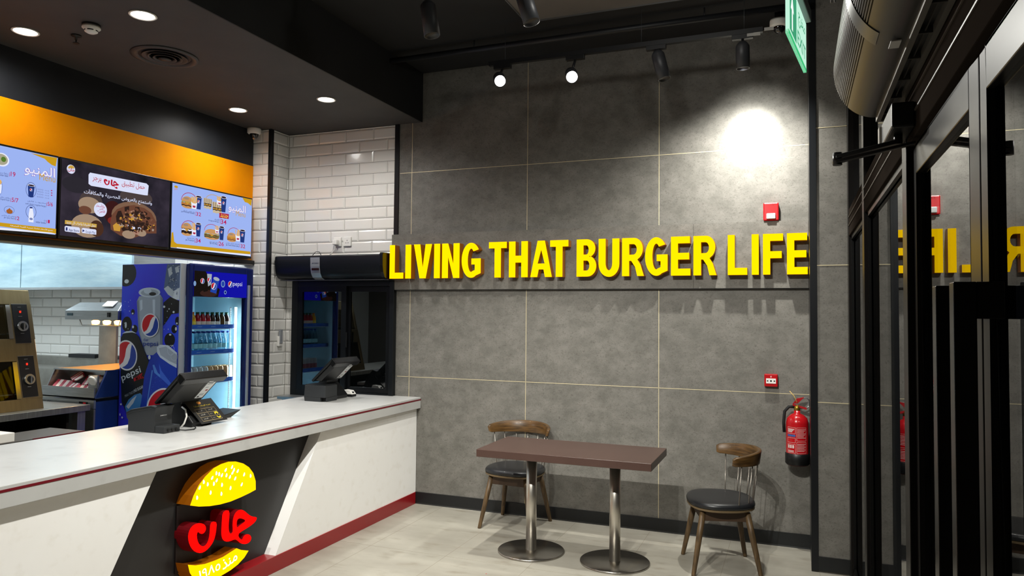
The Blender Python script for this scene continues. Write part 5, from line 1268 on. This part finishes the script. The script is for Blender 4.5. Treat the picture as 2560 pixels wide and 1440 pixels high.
# ---------------------------------------------------------------- lit lettering on the end wall
sb = thing('sign_board', 'long concrete look board carrying the yellow letters across the end wall', 'sign board', (-1.67, D, 1.917))
pt(MB().box(-3.452, 5.785, 1.917, -.745, D-.001, 2.422).box(-.743, 5.785, 1.917, .0865, D-.001, 2.422), 'board', tile_m, sb)
pt(MB().box(-3.452, 5.79, 1.912, .0865, D-.001, 1.917), 'shadow_gap_strip', P('gap_shade', '1c1b1a', 0.6), sb)  # dark strip stands for the shadow gap under the board
def arc(cx_, cy_, rx, ry, a0, a1, n=14): return [(cx_+rx*math.cos(math.radians(a0+(a1-a0)*i/n)), cy_+ry*math.sin(math.radians(a0+(a1-a0)*i/n))) for i in range(n+1)]
def letter(c, w):
    s = .185*.305/w if c not in 'I' else 1; v = .175; s = min(s, .36)   # stem width (fraction of w), bar height
    if c == 'I': return [[(0, 0), (1, 0), (1, 1), (0, 1)]]
    if c == 'L': return [[(0, 0), (1, 0), (1, v), (s, v), (s, 1), (0, 1)]]
    if c == 'T': a = .5-s/2; b = .5+s/2; return [[(a, 0), (b, 0), (b, 1-v), (1, 1-v), (1, 1), (0, 1), (0, 1-v), (a, 1-v)]]
    if c == 'H': return [[(0, 0), (s, 0), (s, .41), (1-s, .41), (1-s, 0), (1, 0), (1, 1), (1-s, 1), (1-s, .60), (s, .60), (s, 1), (0, 1)]]
    if c == 'E': return [[(0, 0), (1, 0), (1, v), (s, v), (s, .41), (.94, .41), (.94, .58), (s, .58), (s, 1-v), (.98, 1-v), (.98, 1), (0, 1)]]
    if c == 'F': return [[(0, 0), (s, 0), (s, .40), (.93, .40), (.93, .57), (s, .57), (s, 1-v), (1, 1-v), (1, 1), (0, 1)]]
    if c == 'N': return [[(0, 0), (s, 0), (s, .64), (1-s, 0), (1, 0), (1, 1), (1-s, 1), (1-s, .38), (s, 1), (0, 1)]]
    if c == 'V': return [[(.5-s*.52, 0), (.5+s*.52, 0), (1, 1), (1-s*1.08, 1), (.5, .28), (s*1.08, 1), (0, 1)]]
    if c == 'A': k = s*1.05; return [[(0, 0), (k, 0), (k+.07, .21), (1-k-.07, .21), (1-k, 0), (1, 0), (.5+s*.55, 1), (.5-s*.55, 1)], [(.5-.20+.03, .37), (.5+.20-.03, .37), (.5, .76)]]
    if c == 'U': return [[(0, 1), (0, .33)]+arc(.5, .33, .5, .345, 180, 360)+[(1, .33), (1, 1), (1-s, 1), (1-s, .35)]+arc(.5, .35, .5-s, .19, 360, 180)+[(s, .35), (s, 1)]]
    if c == 'B':
        o = [(0, 0), (.55, 0)]+arc(.55, .28, .45, .28, -90, 80)+arc(.52, .755, .43, .245, -70, 90)+[(0, 1)]
        return [o, [(s, .16), (.52, .16)]+arc(.52, .295, .14, .135, -90, 90, 8)+[(s, .43)], [(s, .59), (.50, .59)]+arc(.50, .715, .12, .125, -90, 90, 8)+[(s, .84)]]
    if c == 'R':
        o = [(0, 0), (s, 0), (s, .40), (.42, .40), (.60, .24), (.70, 0), (1, 0), (.84, .30), (.70, .43)]+arc(.55, .71, .40, .29, -62, 90)+[(0, 1)]
        return [o, [(s, .56), (.52, .56)]+arc(.52, .70, .16, .14, -90, 90, 8)+[(s, .84)]]
    if c == 'G':
        o = arc(.5, .5, .5, .5, 38, 300, 30)+[(1, .13), (1, .55), (.52, .55), (.52, .38), (1-s*.95, .38), (1-s*.95, .22)]+arc(.5, .5, .5-s, .335, 292, 50, 26)
        return [o]
LT = 'L -3.421 -3.282;I -3.259 -3.204;V -3.174 -2.996;I -2.971 -2.916;N -2.893 -2.726;G -2.703 -2.524;T -2.446 -2.284;H -2.261 -2.093;A -2.068 -1.880;T -1.895 -1.739;B -1.667 -1.503;U -1.483 -1.314;R -1.291 -1.117;G -1.107 -.932;E -.905 -.758;R -.734 -.563;L -.48 -.34;I -.308 -.258;F -.228 -.087;E -.061 .080'
WORDS = ['LIVING']*6+['THAT']*4+['BURGER']*6+['LIFE']*4
ORDN = ['first', 'second', 'third', 'fourth', 'fifth', 'last']
sy = P('amber_letter_return', '8c5206', 0.4, emit=0.13, emit_col='c87400')  # faint glow put into the letter sides, as if lit by the faces
pos_in = 0; prev = None
for (e, wd) in zip(LT.split(';'), WORDS):
    c, a_, b_ = e.split(); a_ = float(a_); b_ = float(b_)
    pos_in = pos_in+1 if wd == prev else 0; prev = wd
    on = 'last' if pos_in == len(wd)-1 else ORDN[pos_in]
    t = thing('sign_letter', 'lit yellow letter %s, %s letter of %s on the end wall' % (c, on, wd), 'letter', ((a_+b_)/2, 5.785, 2.014), 'yellow letters of the wall sign')
    lp = [[(a_+(b_-a_)*p[0], 2.014+.303*p[1]) for p in l] for l in letter(c, b_-a_)]
    fn = lambda u, v, d: (u, d, v)
    pt(MB().prism(lp, fn, 5.7845, 5.706, front=False), 'return', sy, t)
    pt(MB().prism(lp, fn, 5.706, 5.70), 'face', face_y, t)

# ---------------------------------------------------------------- fire equipment
sd_ = thing('fire_sounder', 'red fire alarm sounder with clear strobe above the sign board', 'alarm sounder', (-.17, D, 2.42))
pt(MB().box(-.228, D-.055, 2.425, -.118, D-.001, 2.56), 'sounder_body', red_p, sd_, bevel=0.008)
pt(MB().box(-.205, D-.075, 2.435, -.14, D-.054, 2.478), 'strobe', P('clear_strobe', 'd8dcdc', 0.08, 0.3), sd_, bevel=0.006)
m = MB(); put_text(m, 'FIRE', (-.195, D-.0556, 2.535), (1, 0, 0), (0, 0, 1), .045, .012); pt(m, 'lettering', P('dark_red_ink', '6a0a10', 0.5), sd_)
cpnt = thing('call_point', 'red fire call point with a white window on the end wall', 'call point', (-.177, D, 1.18))
pt(MB().box(-.225, D-.04, 1.178, -.130, D-.001, 1.272), 'call_box', red_p, cpnt, bevel=0.006)
pt(MB().box(-.212, D-.043, 1.203, -.143, D-.039, 1.240), 'window', P('white_card', 'e8e6e2', 0.4), cpnt)
m = MB(); yy = D-.0436
m.add([(-.1775+.007*math.cos(t), yy, 1.2215+.007*math.sin(t)) for t in [2*PI*i/16 for i in range(16)]], [tuple(range(16))])
for sx in (-1, 1): m.add([(-.1775+sx*.030, yy, 1.2215-.002), (-.1775+sx*.019, yy, 1.2215-.007), (-.1775+sx*.019, yy, 1.2215+.007), (-.1775+sx*.030, yy, 1.2215+.002)], [(0, 1, 2, 3)])
pt(m, 'symbols', P('black_ink', '101010', 0.5), cpnt, recalc=False)
m = MB(); m.add([(-.1775+.005*math.cos(t), D-.0405, 1.253+.007*math.sin(t)) for t in [2*PI*i/12 for i in range(12)]], [tuple(range(12))]); pt(m, 'flame_mark', P('pink_ink', 'e8a0a8', 0.5), cpnt, recalc=False)
ex = thing('fire_extinguisher', 'red fire extinguisher hanging on the end wall beside the black corner trim', 'fire extinguisher', (.003, 5.73, .625))
exx, exy = .003, 5.725
pt(MB().lathe([(0, .63), (.075, .63), (.080, .64), (.080, .70), (.078, .71), (.078, .93), (.070, .965), (.045, .99), (.022, 1.0), (.022, 1.02), (0, 1.02)], (exx, exy, 0), 36), 'cylinder', P('extinguisher_red', 'b01018', 0.22, coat=0.5), ex)
pt(MB().lathe([(0, .627), (.072, .627), (.0835, .64), (.0835, .71), (.079, .715)], (exx, exy, 0), 36), 'base_boot', plastic_b, ex)
pt(MB().lathe([(.018, 1.015), (.022, 1.02), (.022, 1.045), (.012, 1.06), (0, 1.06)], (exx, exy, 0), 16), 'valve', P('brass_valve', 'b8923a', 0.3, 0.9), ex)
pt(MB().hexa([(exx-.03, exy-.012, 1.055), (exx+.065, exy-.012, 1.028), (exx+.065, exy+.012, 1.028), (exx-.03, exy+.012, 1.055), (exx-.03, exy-.012, 1.068), (exx+.065, exy-.012, 1.042), (exx+.065, exy+.012, 1.042), (exx-.03, exy+.012, 1.068)]).hexa([(exx-.03, exy-.011, 1.068), (exx+.005, exy-.011, 1.072), (exx+.005, exy+.011, 1.072), (exx-.03, exy+.011, 1.068), (exx+.0, exy-.011, 1.108), (exx+.05, exy-.011, 1.118), (exx+.05, exy+.011, 1.118), (exx+.0, exy+.011, 1.108)]), 'lever_handle', P('lever_red', 'a01018', 0.35), ex)
pt(MB().tube([(exx-.02, exy, 1.045), (exx-.055, exy-.005, 1.045), (exx-.085, exy-.01, 1.01), (exx-.092, exy-.02, .93), (exx-.088, exy-.02, .86)], .011, 10), 'hose', rubber, ex)
pt(MB().tube([(exx+.01, exy+.012, 1.108), (exx+.070, exy+.03, 1.108), (exx+.080, exy+.04, 1.095), (exx+.080, exy+.06, 1.05), (exx+.072, exy+.05, 1.036), (exx+.02, exy+.012, 1.036)], .0045), 'wall_bracket', P('pale_wire', 'c8ccd0', 0.3, 0.8), ex)
pt(MB().tube([(exx-.05, exy-.02, 1.16), (exx-.02, exy-.02, 1.125), (exx, exy-.03, 1.08)], .003), 'safety_tag', P('tag_yellow', 'c8a860', 0.5), ex)
lab = MB(); wp = P('label_print', 'd8c8c4', 0.5); bp = P('label_blue', '3a5a9a', 0.5)
def cylp(th, z, r=.0786): return (exx+r*math.sin(th), exy-r*math.cos(th), z)
def patch(t0, t1, z0, z1, n=5):
    for i in range(n):
        a0 = t0+(t1-t0)*i/n; a1 = t0+(t1-t0)*(i+1)/n
        lab.quad(cylp(a0, z0), cylp(a1, z0), cylp(a1, z1), cylp(a0, z1))
lab.mat(wp)
for (t0, t1, z0, z1) in ((-.95, -.15, .86, .905), (-.95, -.15, .795, .83), (-.95, -.15, .72, .785), (-.05, .85, .81, .905), (-.05, .85, .72, .80)):
    for (a, b, c_, d_) in ((t0, t1, z0, z0+.0015), (t0, t1, z1-.0015, z1), (t0, t0+.02, z0, z1), (t1-.02, t1, z0, z1)): patch(a, b, c_, d_)
for i in range(7): patch(.02, .80-.1*(i % 3), .89-.010*i, .893-.010*i)
for i in range(6): patch(.02, .78-.12*(i % 2), .785-.010*i, .788-.010*i)
for i in range(3): patch(-.88, -.25-.1*i, .888-.009*i, .894-.009*i)
for i in range(3): patch(-.88+.22*i, -.72+.22*i, .755, .778)
for i in range(2): patch(-.88, -.3, .735-.008*i, .739-.008*i)
lab.mat(bp); patch(-.95, -.15, .838, .853)
pt(lab, 'label_print', None, ex, recalc=False)

# ---------------------------------------------------------------- exit sign
es = thing('exit_sign', 'green edge lit exit sign hanging under the ceiling near the glass front', 'exit sign', (.01, 3.3, 2.82))
A0 = V3((-.028, 3.02, 0)); A1 = V3((.043, 3.55, 0)); du = (A1-A0); ln = V3((du.y, -du.x, 0)).normalized()
def eq(u, z, d): p = A0+du*u+ln*d; return (p.x, p.y, z)
def epl(u0, u1, z0, z1, d0, d1): return MB().hexa([eq(u0, z0, d0), eq(u1, z0, d0), eq(u1, z0, d1), eq(u0, z0, d1), eq(u0, z1, d0), eq(u1, z1, d0), eq(u1, z1, d1), eq(u0, z1, d1)])
pt(epl(0, 1, 2.82, 3.045, -.006, .006), 'sign_plate', emis('exit_pale_green', 'c4f4dc', 1.0), es)
pt(epl(0, 1, 2.82, 2.835, -.0065, .0065), 'lower_border', emis('exit_green', '3cc078', 1.0), es)
EPAL = {'g': emis('exit_dark_green', '46a87c', .9), 'w': emis('exit_white', 'effff4', 1.1)}
ea = Art(lambda u, z, d: eq(u, z, .0066+d), lambda c: EPAL[c])
ea.poly('g', [(.05, 2.845), (.40, 2.845), (.40, 3.03), (.05, 3.03)]); ea.poly('w', [(.15, 2.86), (.21, 2.86), (.21, 2.94), (.26, 2.94), (.18, 3.01), (.10, 2.94), (.15, 2.94)])
ea.text('g', 'EXIT', .46, 2.86, .48, .06, 1); ea.text('g', 'A:مخرج', .50, 2.945, .40, .07, 1)
pt(ea.mb, 'sign_print', None, es, recalc=False)
pt(epl(-.02, .98, 3.045, 3.10, -.03, .03), 'lamp_housing', P('sign_housing_grey', '8f9292', 0.4), es, bevel=0.004)
pt(MB().tube([eq(.5, 3.10, 0), eq(.5, 3.86, 0)], .006), 'hanging_rod', P('grey_rod', '7c7c7c', 0.4, 0.6), es)
pt(epl(.30, .70, 3.855, 3.882, -.03, .03), 'ceiling_mount', P('sign_housing_grey', '8f9292', 0.4), es)
hr = thing('hanging_rods', 'pair of thin grey rods hanging from the ceiling beside the air curtain', 'rods', (.20, 4.3, 3.6))
for k in (0, .018): pt(MB().cyl((.19+k, 4.35, 3.45), (.19+k, 4.35, 3.882), .006, n=8), 'rod', P('grey_rod', '7c7c7c', 0.4, 0.6), hr)

# ---------------------------------------------------------------- table
tb = thing('dining_table', 'brown rectangular dining table on two round steel pedestal bases', 'table', (-1.47, 4.96, 0))
brown = mottled('brown_laminate', '45322c', '4b3731', 3, 0.34, 6)
pt(MB().box(-2.082, 4.664, .708, -.862, 5.252, .76), 'tabletop', brown, tb, bevel=0.003)
for x in (-1.785, -1.172):
    y = 4.985
    b_ = pt(MB().lathe([(0, 0), (.236, 0), (.24, .004), (.24, .010), (.236, .014), (0, .0145)], (x, y, 0), 56), 'pedestal_base', P('brushed_base', 'a5a19a', 0.27, 1.0), tb)
    pt(MB().cyl((x, y, .0145), (x, y, .705), .038, n=32), 'pedestal_column', P('brushed_column', 'cac5bc', 0.34, 1.0), tb)
    pt(MB().box(x-.16, y-.16, .70, x+.16, y+.16, .708), 'mounting_plate', P('dark_metal', '2a2826', 0.5, 0.5), tb)

# ---------------------------------------------------------------- chairs
wood = P('walnut_wood', '5a3a22', 0.4, coat=0.2)
nt, nd, lk, bs = nodes(wood)
tc = nd.new('ShaderNodeTexCoord'); mp = nd.new('ShaderNodeMapping'); mp.inputs['Scale'].default_value = (2, 2, 14)
wv = nd.new('ShaderNodeTexNoise'); wv.inputs['Scale'].default_value = 5; wv.inputs['Detail'].default_value = 6
rp = nd.new('ShaderNodeValToRGB'); rp.color_ramp.elements[0].position = .3; rp.color_ramp.elements[1].position = .7
rp.color_ramp.elements[0].color = lin('38260f')+(1,); rp.color_ramp.elements[1].color = lin('664925')+(1,)
lk.new(tc.outputs['Object'], mp.inputs[0]); lk.new(mp.outputs[0], wv.inputs[0]); lk.new(wv.outputs[0], rp.inputs[0]); lk.new(rp.outputs[0], bs.inputs[0])
woodl = P('leg_wood', '4e3826', 0.45)
nt, nd, lk, bs = nodes(woodl)
tc = nd.new('ShaderNodeTexCoord'); mp = nd.new('ShaderNodeMapping'); mp.inputs['Scale'].default_value = (12, 12, 1.5)
wv = nd.new('ShaderNodeTexNoise'); wv.inputs['Scale'].default_value = 5; wv.inputs['Detail'].default_value = 6
rp = nd.new('ShaderNodeValToRGB'); rp.color_ramp.elements[0].position = .3; rp.color_ramp.elements[1].position = .7
rp.color_ramp.elements[0].color = lin('3c2e1c')+(1,); rp.color_ramp.elements[1].color = lin('685236')+(1,)
lk.new(tc.outputs['Object'], mp.inputs[0]); lk.new(mp.outputs[0], wv.inputs[0]); lk.new(wv.outputs[0], rp.inputs[0]); lk.new(rp.outputs[0], bs.inputs[0])
leather = P('black_leatherette', '191a1d', 0.38, coat=0.1)
def chair(label):
    t = thing('spindle_chair', label, 'chair', (0, 0, 0), 'spindle back chairs at the table')
    n = 48
    def outline(k, z):   # rounded seat shape, a little wider at the front (-y)
        out = []
        for i in range(n):
            a = 2*PI*i/n; c, s = math.cos(a), math.sin(a)
            r = (abs(c)**2.5+abs(s)**2.5)**(-1/2.5)
            out.append((.236*k*r*c*(1-.05*s), .222*k*r*s, z))
        return out
    m = MB(); m.smooth = True
    m.ring([outline(k, z) for k, z in ((.965, .430), (.995, .436), (1.0, .446), (.985, .459), (.94, .469), (.85, .475), (.6, .478), (.25, .479))])
    m.smooth = False
    pt(m, 'seat', leather, t)
    m = MB(); m.ring([outline(k, z) for k, z in ((.93, .412), (.985, .418), (.985, .430))]); pt(m, 'seat_rim', P('seat_edge_wood', '66553c', 0.5), t)
    for sx in (-1, 1):
        for sy_ in (-1, 1):
            pt(MB().lathe([(0, 0), (.0135, 0), (.0145, .01), (.0200, .25), (.0215, .415), (0, .418)], (sx*.218, sy_*.218, 0), 18, V3((-sx*.068, -sy_*.075, .405))), 'leg', woodl, t)
    m = MB()
    for sx in (-1, 1): m.hexa([(sx*.155-.011, -.14, .345), (sx*.155+.011, -.14, .345), (sx*.155+.011, .14, .345), (sx*.155-.011, .14, .345), (sx*.155-.011, -.15, .412), (sx*.155+.011, -.15, .412), (sx*.155+.011, .15, .412), (sx*.155-.011, .15, .412)])
    for s_ in (-1, 1): m.box(-.15, s_*.145-.011, .345, .15, s_*.145+.011, .412)
    pt(m, 'apron', P('apron_wood', '3d2c1e', 0.5), t, bevel=0.002)
    rows = []; N = 36
    for i in range(N+1):
        a = math.radians(-84+168*i/N); f = math.cos(a)**.8 if math.cos(a) > 0 else 0
        zt = .775+.033*f; zb = .722-.012*f; ri, ro = .242, .268
        if i in (0, N): zt -= .008; zb += .006; ri += .004; ro -= .004
        lean = .012
        S, Cc = math.sin(a), math.cos(a)
        P_ = [(ri, zb), (ro, zb+.004), (ro+lean, zt-.006), (ro+lean-.008, zt), (ri+lean+.004, zt), (ri+lean, zt-.004)]
        rows.append([(r_*S, r_*Cc*.96, z_) for r_, z_ in P_])
    m = MB(); m.smooth = True; m.ring(rows); m.smooth = False
    pt(m, 'backrest', wood, t, bevel=0.003)
    for k in range(7):
        a = math.radians(-69+23*k); S, Cc = math.sin(a), math.cos(a)
        p0 = (.222*S, .212*Cc, .418); p1 = (.225*S, .215*Cc, .452); p2 = (.258*S, .248*Cc, .73)
        pt(MB().tube([p0, p1, p2], .0042, 8), 'spindle', P('spindle_steel', '8e8880', 0.3, 0.9), t)
    return t
c1 = chair('dark wood spindle chair behind the table, its back towards the end wall')
c2 = dup(c1, (-.49, 5.20, 0), math.radians(-73), 'dark wood spindle chair at the table end, standing near the fire extinguisher')
c1.location = (-2.125, 5.555, 0); c1.rotation_euler = (0, 0, math.radians(-3))

# ---------------------------------------------------------------- shopfront: mullions, glass, doors
GX = .36
fr_m = P('shopfront_frame', '131110', 0.3, spec=0.25)
hd_m = P('header_frame', '2a2521', 0.6, spec=0.0)
def mull(y0, y1, z0, z1, x0=.322, x1=.42): return MB().box(x0, y0, z0, x1, y1, z1)
struct(mull(5.22, 5.335, 0, 3.88), 'trim_12', fr_m, bevel=0.003)
struct(mull(4.06, 4.17, 0, 3.88), 'trim_13', fr_m, bevel=0.003)
struct(mull(2.545, 2.64, 0, 3.88, .322), 'trim_14', fr_m, bevel=0.003)
struct(mull(-.2, -.05, 0, 3.88), 'trim_15', fr_m, bevel=0.003)
struct(MB().box(.325, -2, 2.235, .42, 5.22, 2.41).box(.33, -2, 3.80, .42, 5.3, 3.9), 'trim_16', hd_m, bevel=0.003)
struct(MB().box(.335, -2, 0, .41, 5.22, .06), 'trim_17', fr_m)
struct(MB().box(.321, -2, 2.30, .325, 5.22, 2.305).box(.321, -2, 2.355, .325, 5.22, 2.36), 'trim_21', P('header_line', '4a433c', 0.4))
def glass(y0, y1, z0, z1, nm): struct(MB().box(GX-.004, y0, z0, GX+.004, y1, z1), nm, pane_dark, origin=(GX, (y0+y1)/2, z0))
glass(4.17, 5.22, .06, 2.235, 'window_2'); glass(2.64, 4.06, .06, 2.235, 'window_3')
glass(4.17, 5.22, 2.41, 3.80, 'window_4'); glass(2.64, 4.06, 2.41, 3.80, 'window_5'); glass(-.05, 2.545, 2.41, 3.80, 'window_6'); glass(-2, -.2, .06, 3.80, 'window_7')
# inner glazing beads of the side lights
def bead(y0, y1, nm):
    m = MB(); x = .338
    m.box(x, y0, .06, .352, y0+.025, 2.235).box(x, y1-.025, .06, .352, y1, 2.235).box(x, y0, 2.21, .352, y1, 2.235).box(x, y0, .06, .352, y1, .09)
    struct(m, nm, P('bead_black', '141414', 0.3, 0.4))
bead(4.17, 5.22, 'trim_18'); bead(2.64, 4.06, 'trim_19')
def door_leaf(nm, y0, y1):
    m = MB(); w_ = .09
    m.box(.341, y0, .012, .385, y0+w_, 2.225).box(.341, y1-.05, .012, .385, y1, 2.225).box(.341, y0+w_, 2.14, .385, y1-.05, 2.225).box(.341, y0+w_, .012, .385, y1-.05, .13)
    d = struct(m, nm, fr_m, bevel=0.003)
    struct(MB().box(GX-.004, y0+w_, .13, GX+.004, y1-.05, 2.14), 'door_pane', pane_dark, d)
    return d
d1 = door_leaf('door_1', 1.672, 2.54); d2 = door_leaf('door_2', .70, 1.663)
struct(MB().box(.328, -.05, .0, .42, .695, 2.235), 'trim_20', fr_m)
hm_ = P('handle_black', '1c1b1a', 0.25, 0.5)
for d, y in ((d1, 1.692), (d2, 1.515)):
    m = MB().box(.262, y-.02, .30, .298, y+.02, 1.766)
    m.box(.298, y-.016, 1.70, .341, y+.016, 1.766).box(.298, y-.016, .30, .341, y+.016, .385)
    struct(m, 'door_handle', hm_, d, bevel=0.002)
# door closer on the header
dc = thing('door_closer', 'black door closer with a folded arm on the glass door header', 'door closer', (.30, 2.5, 2.25))
pt(MB().box(.262, 2.36, 2.255, .325, 2.62, 2.33), 'closer_body', plastic_b, dc, bevel=0.006)
pt(MB().box(.255, 2.62, 2.262, .322, 2.66, 2.322), 'end_cap', P('pale_end_cap', '8f8a80', 0.4), dc)
pt(MB().hexa([(.12, 2.505, 2.205), (.29, 2.44, 2.226), (.29, 2.47, 2.226), (.12, 2.53, 2.205), (.12, 2.505, 2.217), (.29, 2.44, 2.24), (.29, 2.47, 2.24), (.12, 2.53, 2.217)]), 'arm', P('arm_black', '1a1a1a', 0.3, 0.4), dc, bevel=0.002)
pt(MB().hexa([(.12, 2.505, 2.190), (.33, 2.40, 2.212), (.33, 2.42, 2.212), (.12, 2.53, 2.190), (.12, 2.505, 2.202), (.33, 2.40, 2.222), (.33, 2.42, 2.222), (.12, 2.53, 2.202)]), 'forearm', P('arm_black', '1a1a1a', 0.3, 0.4), dc, bevel=0.002)
pt(MB().cyl((.125, 2.518, 2.185), (.125, 2.518, 2.225), .014, n=16), 'arm_joint', P('arm_black', '1a1a1a', 0.3, 0.4), dc)
pt(MB().cyl((.29, 2.455, 2.225), (.29, 2.455, 2.258), .012, n=14), 'spindle_pin', P('arm_black', '1a1a1a', 0.3, 0.4), dc)

# ---------------------------------------------------------------- air curtain above the doors (ribbed barrel)
ab = thing('door_air_curtain', 'large ribbed dark air curtain with a silver band above the glass doors', 'air curtain', (.24, 1.9, 2.42))
ya, yb_ = .55, 2.80
rib = P('graphite_metal', '2c2b2b', 0.30, 0.6, spec=0.8)
def barrel(k=0.0, ribs=True):
    """profile in x, z: flat back, rounded ribbed front, flat underside"""
    out = []
    N_ = 264
    for i in range(N_+1):
        t = i/N_; a = math.radians(70+200*t)       # top over the front to the underside
        x = .262+math.cos(a)*.134; z = 2.575+math.sin(a)*.175
        if ribs and .12 < t < .80 and i % 4 == 0: x -= math.cos(a)*.0035; z -= math.sin(a)*.0035
        out.append((x+math.cos(a)*k, z+math.sin(a)*k))
    return out
po = barrel()+[(.322, 2.405), (.322, 2.74)]
m = MB(); m.smooth = False
m.prism([po], lambda u, v, d: (u, d, v), ya, yb_)
pt(m, 'barrel', rib, ab)
bo = barrel(.002, False); nb = len(bo)
m = MB()
for i in range(40, nb-38): m.hexa([(bo[i][0], 2.02, bo[i][1]), (bo[i+1][0], 2.02, bo[i+1][1]), (bo[i+1][0], 2.11, bo[i+1][1]), (bo[i][0], 2.11, bo[i][1])]+[(x+(.262-x)*.04, y, z+(2.575-z)*.04) for x, y, z in ((bo[i][0], 2.02, bo[i][1]), (bo[i+1][0], 2.02, bo[i+1][1]), (bo[i+1][0], 2.11, bo[i+1][1]), (bo[i][0], 2.11, bo[i][1]))])
band_ = pt(m, 'silver_band', P('satin_silver', '5c5c5a', 0.3, 0.6), ab)
pt(MB().box(.226, 2.03, 2.397, .250, 2.085, 2.400), 'rating_label', P('pale_sticker', '8a8884', 0.6), ab)
g_ = MB().box(.262, ya+.02, 2.382, .276, yb_-.004, 2.406).box(.309, ya+.02, 2.382, .322, yb_-.004, 2.406).box(.276, yb_-.012, 2.382, .309, yb_-.004, 2.406)
pt(g_, 'outlet_frame', P('outlet_grey', '6e6a64', 0.35, 0.5), ab)
for k in range(12):
    y = ya+.12+k*.185
    pt(MB().box(.276, y, 2.386, .309, y+.006, 2.404), 'louvre', P('louvre_dark', '3c3a37', 0.4, 0.4), ab)
pt(MB().box(.291, ya+.03, 2.390, .294, yb_-.02, 2.404), 'centre_vane', P('vane_grey', '4a4844', 0.3, 0.6), ab)
